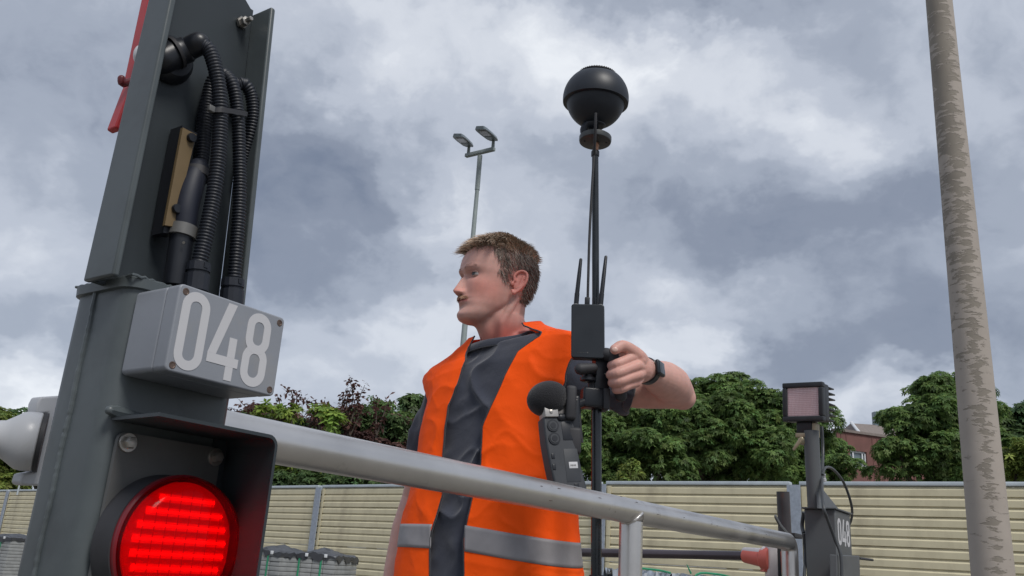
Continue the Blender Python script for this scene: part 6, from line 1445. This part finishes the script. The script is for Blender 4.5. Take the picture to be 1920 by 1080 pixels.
# body: leaning, x to the right, bottom beyond the rail
dU = at(1035, 782, YR)-at(1052, 925, YR-.015); dU /= np.linalg.norm(dU); ex_ = np.array([.95, .30, 0]); ex_ = ex_-dU*(ex_@dU); ex_ /= np.linalg.norm(ex_); ey2 = np.cross(dU, ex_); ey2 = ey2 if ey2[1] > 0 else -ey2
oR = at(1043, 785, YR); frr = lambda x, y, z: oR+ex_*x+ey2*y+dU*z
sil = [(-.0355, 0), (.036, 0), (.0345, -.035), (.032, -.075), (.035, -.11), (.041, -.145), (.041, -.158), (-.024, -.158), (-.027, -.145), (-.033, -.10), (-.0365, -.05)]
g = G(); g.prism(sil, -.018, .018, lambda u, d, w: frr(u, d, w)); bev(g.out('body', m_rec, rt_, sharp=25), .004)
for zc_ in (-.0195, -.0465):
    for (r_, h_, mm) in ((.0125, .0022, m_black), (.0092, .0030, m_rec), (.0060, .0038, m_black)):
        g = G(); g.lathe(frr(-.0175, -.018, zc_), -ey2, [(r_, 0), (r_, h_), (r_*.8, h_)], 28); g.out('input_socket', mm, rt_, sharp=30)
for zc_, l_ in ((-.082, .011), (-.104, .012)):
    g = G(); g.box(-.0285, -.0215, -.0195, -.017, zc_-l_/2, zc_+l_/2, frr, c=.001); g.out('switch', m_black, rt_)
g = G(); g.box(-.0005, .030, -.0186, -.018, -.135, -.068, frr, c=.0002); g.out('battery_cover', m_rec, rt_)
g = G(); g.box(.0075, .0265, -.0192, -.0186, -.108, -.095, frr, c=.0002); stk = g.out('sticker', m_digit, rt_)
for x in (.0105, .0130, .0152, .0180, .0205): g = G(); g.box(x, x+.0016, -.0195, -.0192, -.1035, -.1005, frr); g.out('print_mark', m_plate, stk, smooth=False)
g = G(); g.box(.014, .024, -.019, -.017, -.148, -.138, frr, c=.0005); g.out('battery_latch', m_black, rt_)
g = G(); g.box(.002, .026, -.0188, -.018, -.050, -.012, frr, c=.0002); g.out('rear_panel', m_black, rt_)
m_alu = mat('brushed_aluminium', (.42, .40, .38), .4, metal=.7, var=.06, vscale=80)
g = G(); g.box(-.0330, -.003, -.0225, .012, -.002, .0265, frr, c=.0015); ab_ = g.out('mic_bracket', m_alu, rt_)
g = G(); g.box(-.0028, .026, -.016, .012, .002, .0235, frr, c=.001); g.out('bracket_side', mat('bracket_side', (.16, .15, .145), .5, metal=.5), ab_)
g = G(); g.lathe(frr(-.019, -.0225, .009), -ey2, [(.0042, 0), (.0038, .0022), (.001, .0028)], 16); g.out('screw', m_steel, ab_)
# holder arm from the recorder to the pole clamp
g = G(); g.box(-.0115, .013, -.02, .016, -.070, .058, lambda x, y, z: at(1074, 795, 1.80)+np.array([x-.02*(z), y, z]), c=.006); g.out('holder', m_black, rt_)
g = G(); g.box(-.010, .012, -.024, .012, -.022, .050, lambda x, y, z: at(1068, 770, 1.79)+np.array([x, y, z]), c=.007); g.out('holder_pad', m_rubber, rt_)
g = G(); g.box(-.014, .016, -.02, .016, -.045, .010, lambda x, y, z: at(1075, 812, 1.795)+np.array([x, y, z]), c=.007); g.out('holder_base', m_rubber, rt_)
g = G(); g.tube([at(1050, 783, 1.775), at(1072, 783, 1.79)], .0085, 14, rnd_end=True); g.out('thumb_screw', m_black, rt_)
g = G(); g.tube([at(1078, 760, 1.81), at(1100, 752, 1.83)], .009, 12); g.out('arm', m_black, rt_)
g = G(); g.tube(spline([at(1086, 762, 1.83), at(1087, 790, 1.83), at(1091, 830, 1.83)], 5), [.0035]*11, 8); g.out('strap', m_rubber, rt_)
g = G(); g.tube(spline([at(1060, 748, 1.772), at(1068, 744, 1.770), at(1076, 748, 1.775), at(1082, 750, 1.78)], 4), .0013, 6); g.out('wire_clip', m_alu, rt_)
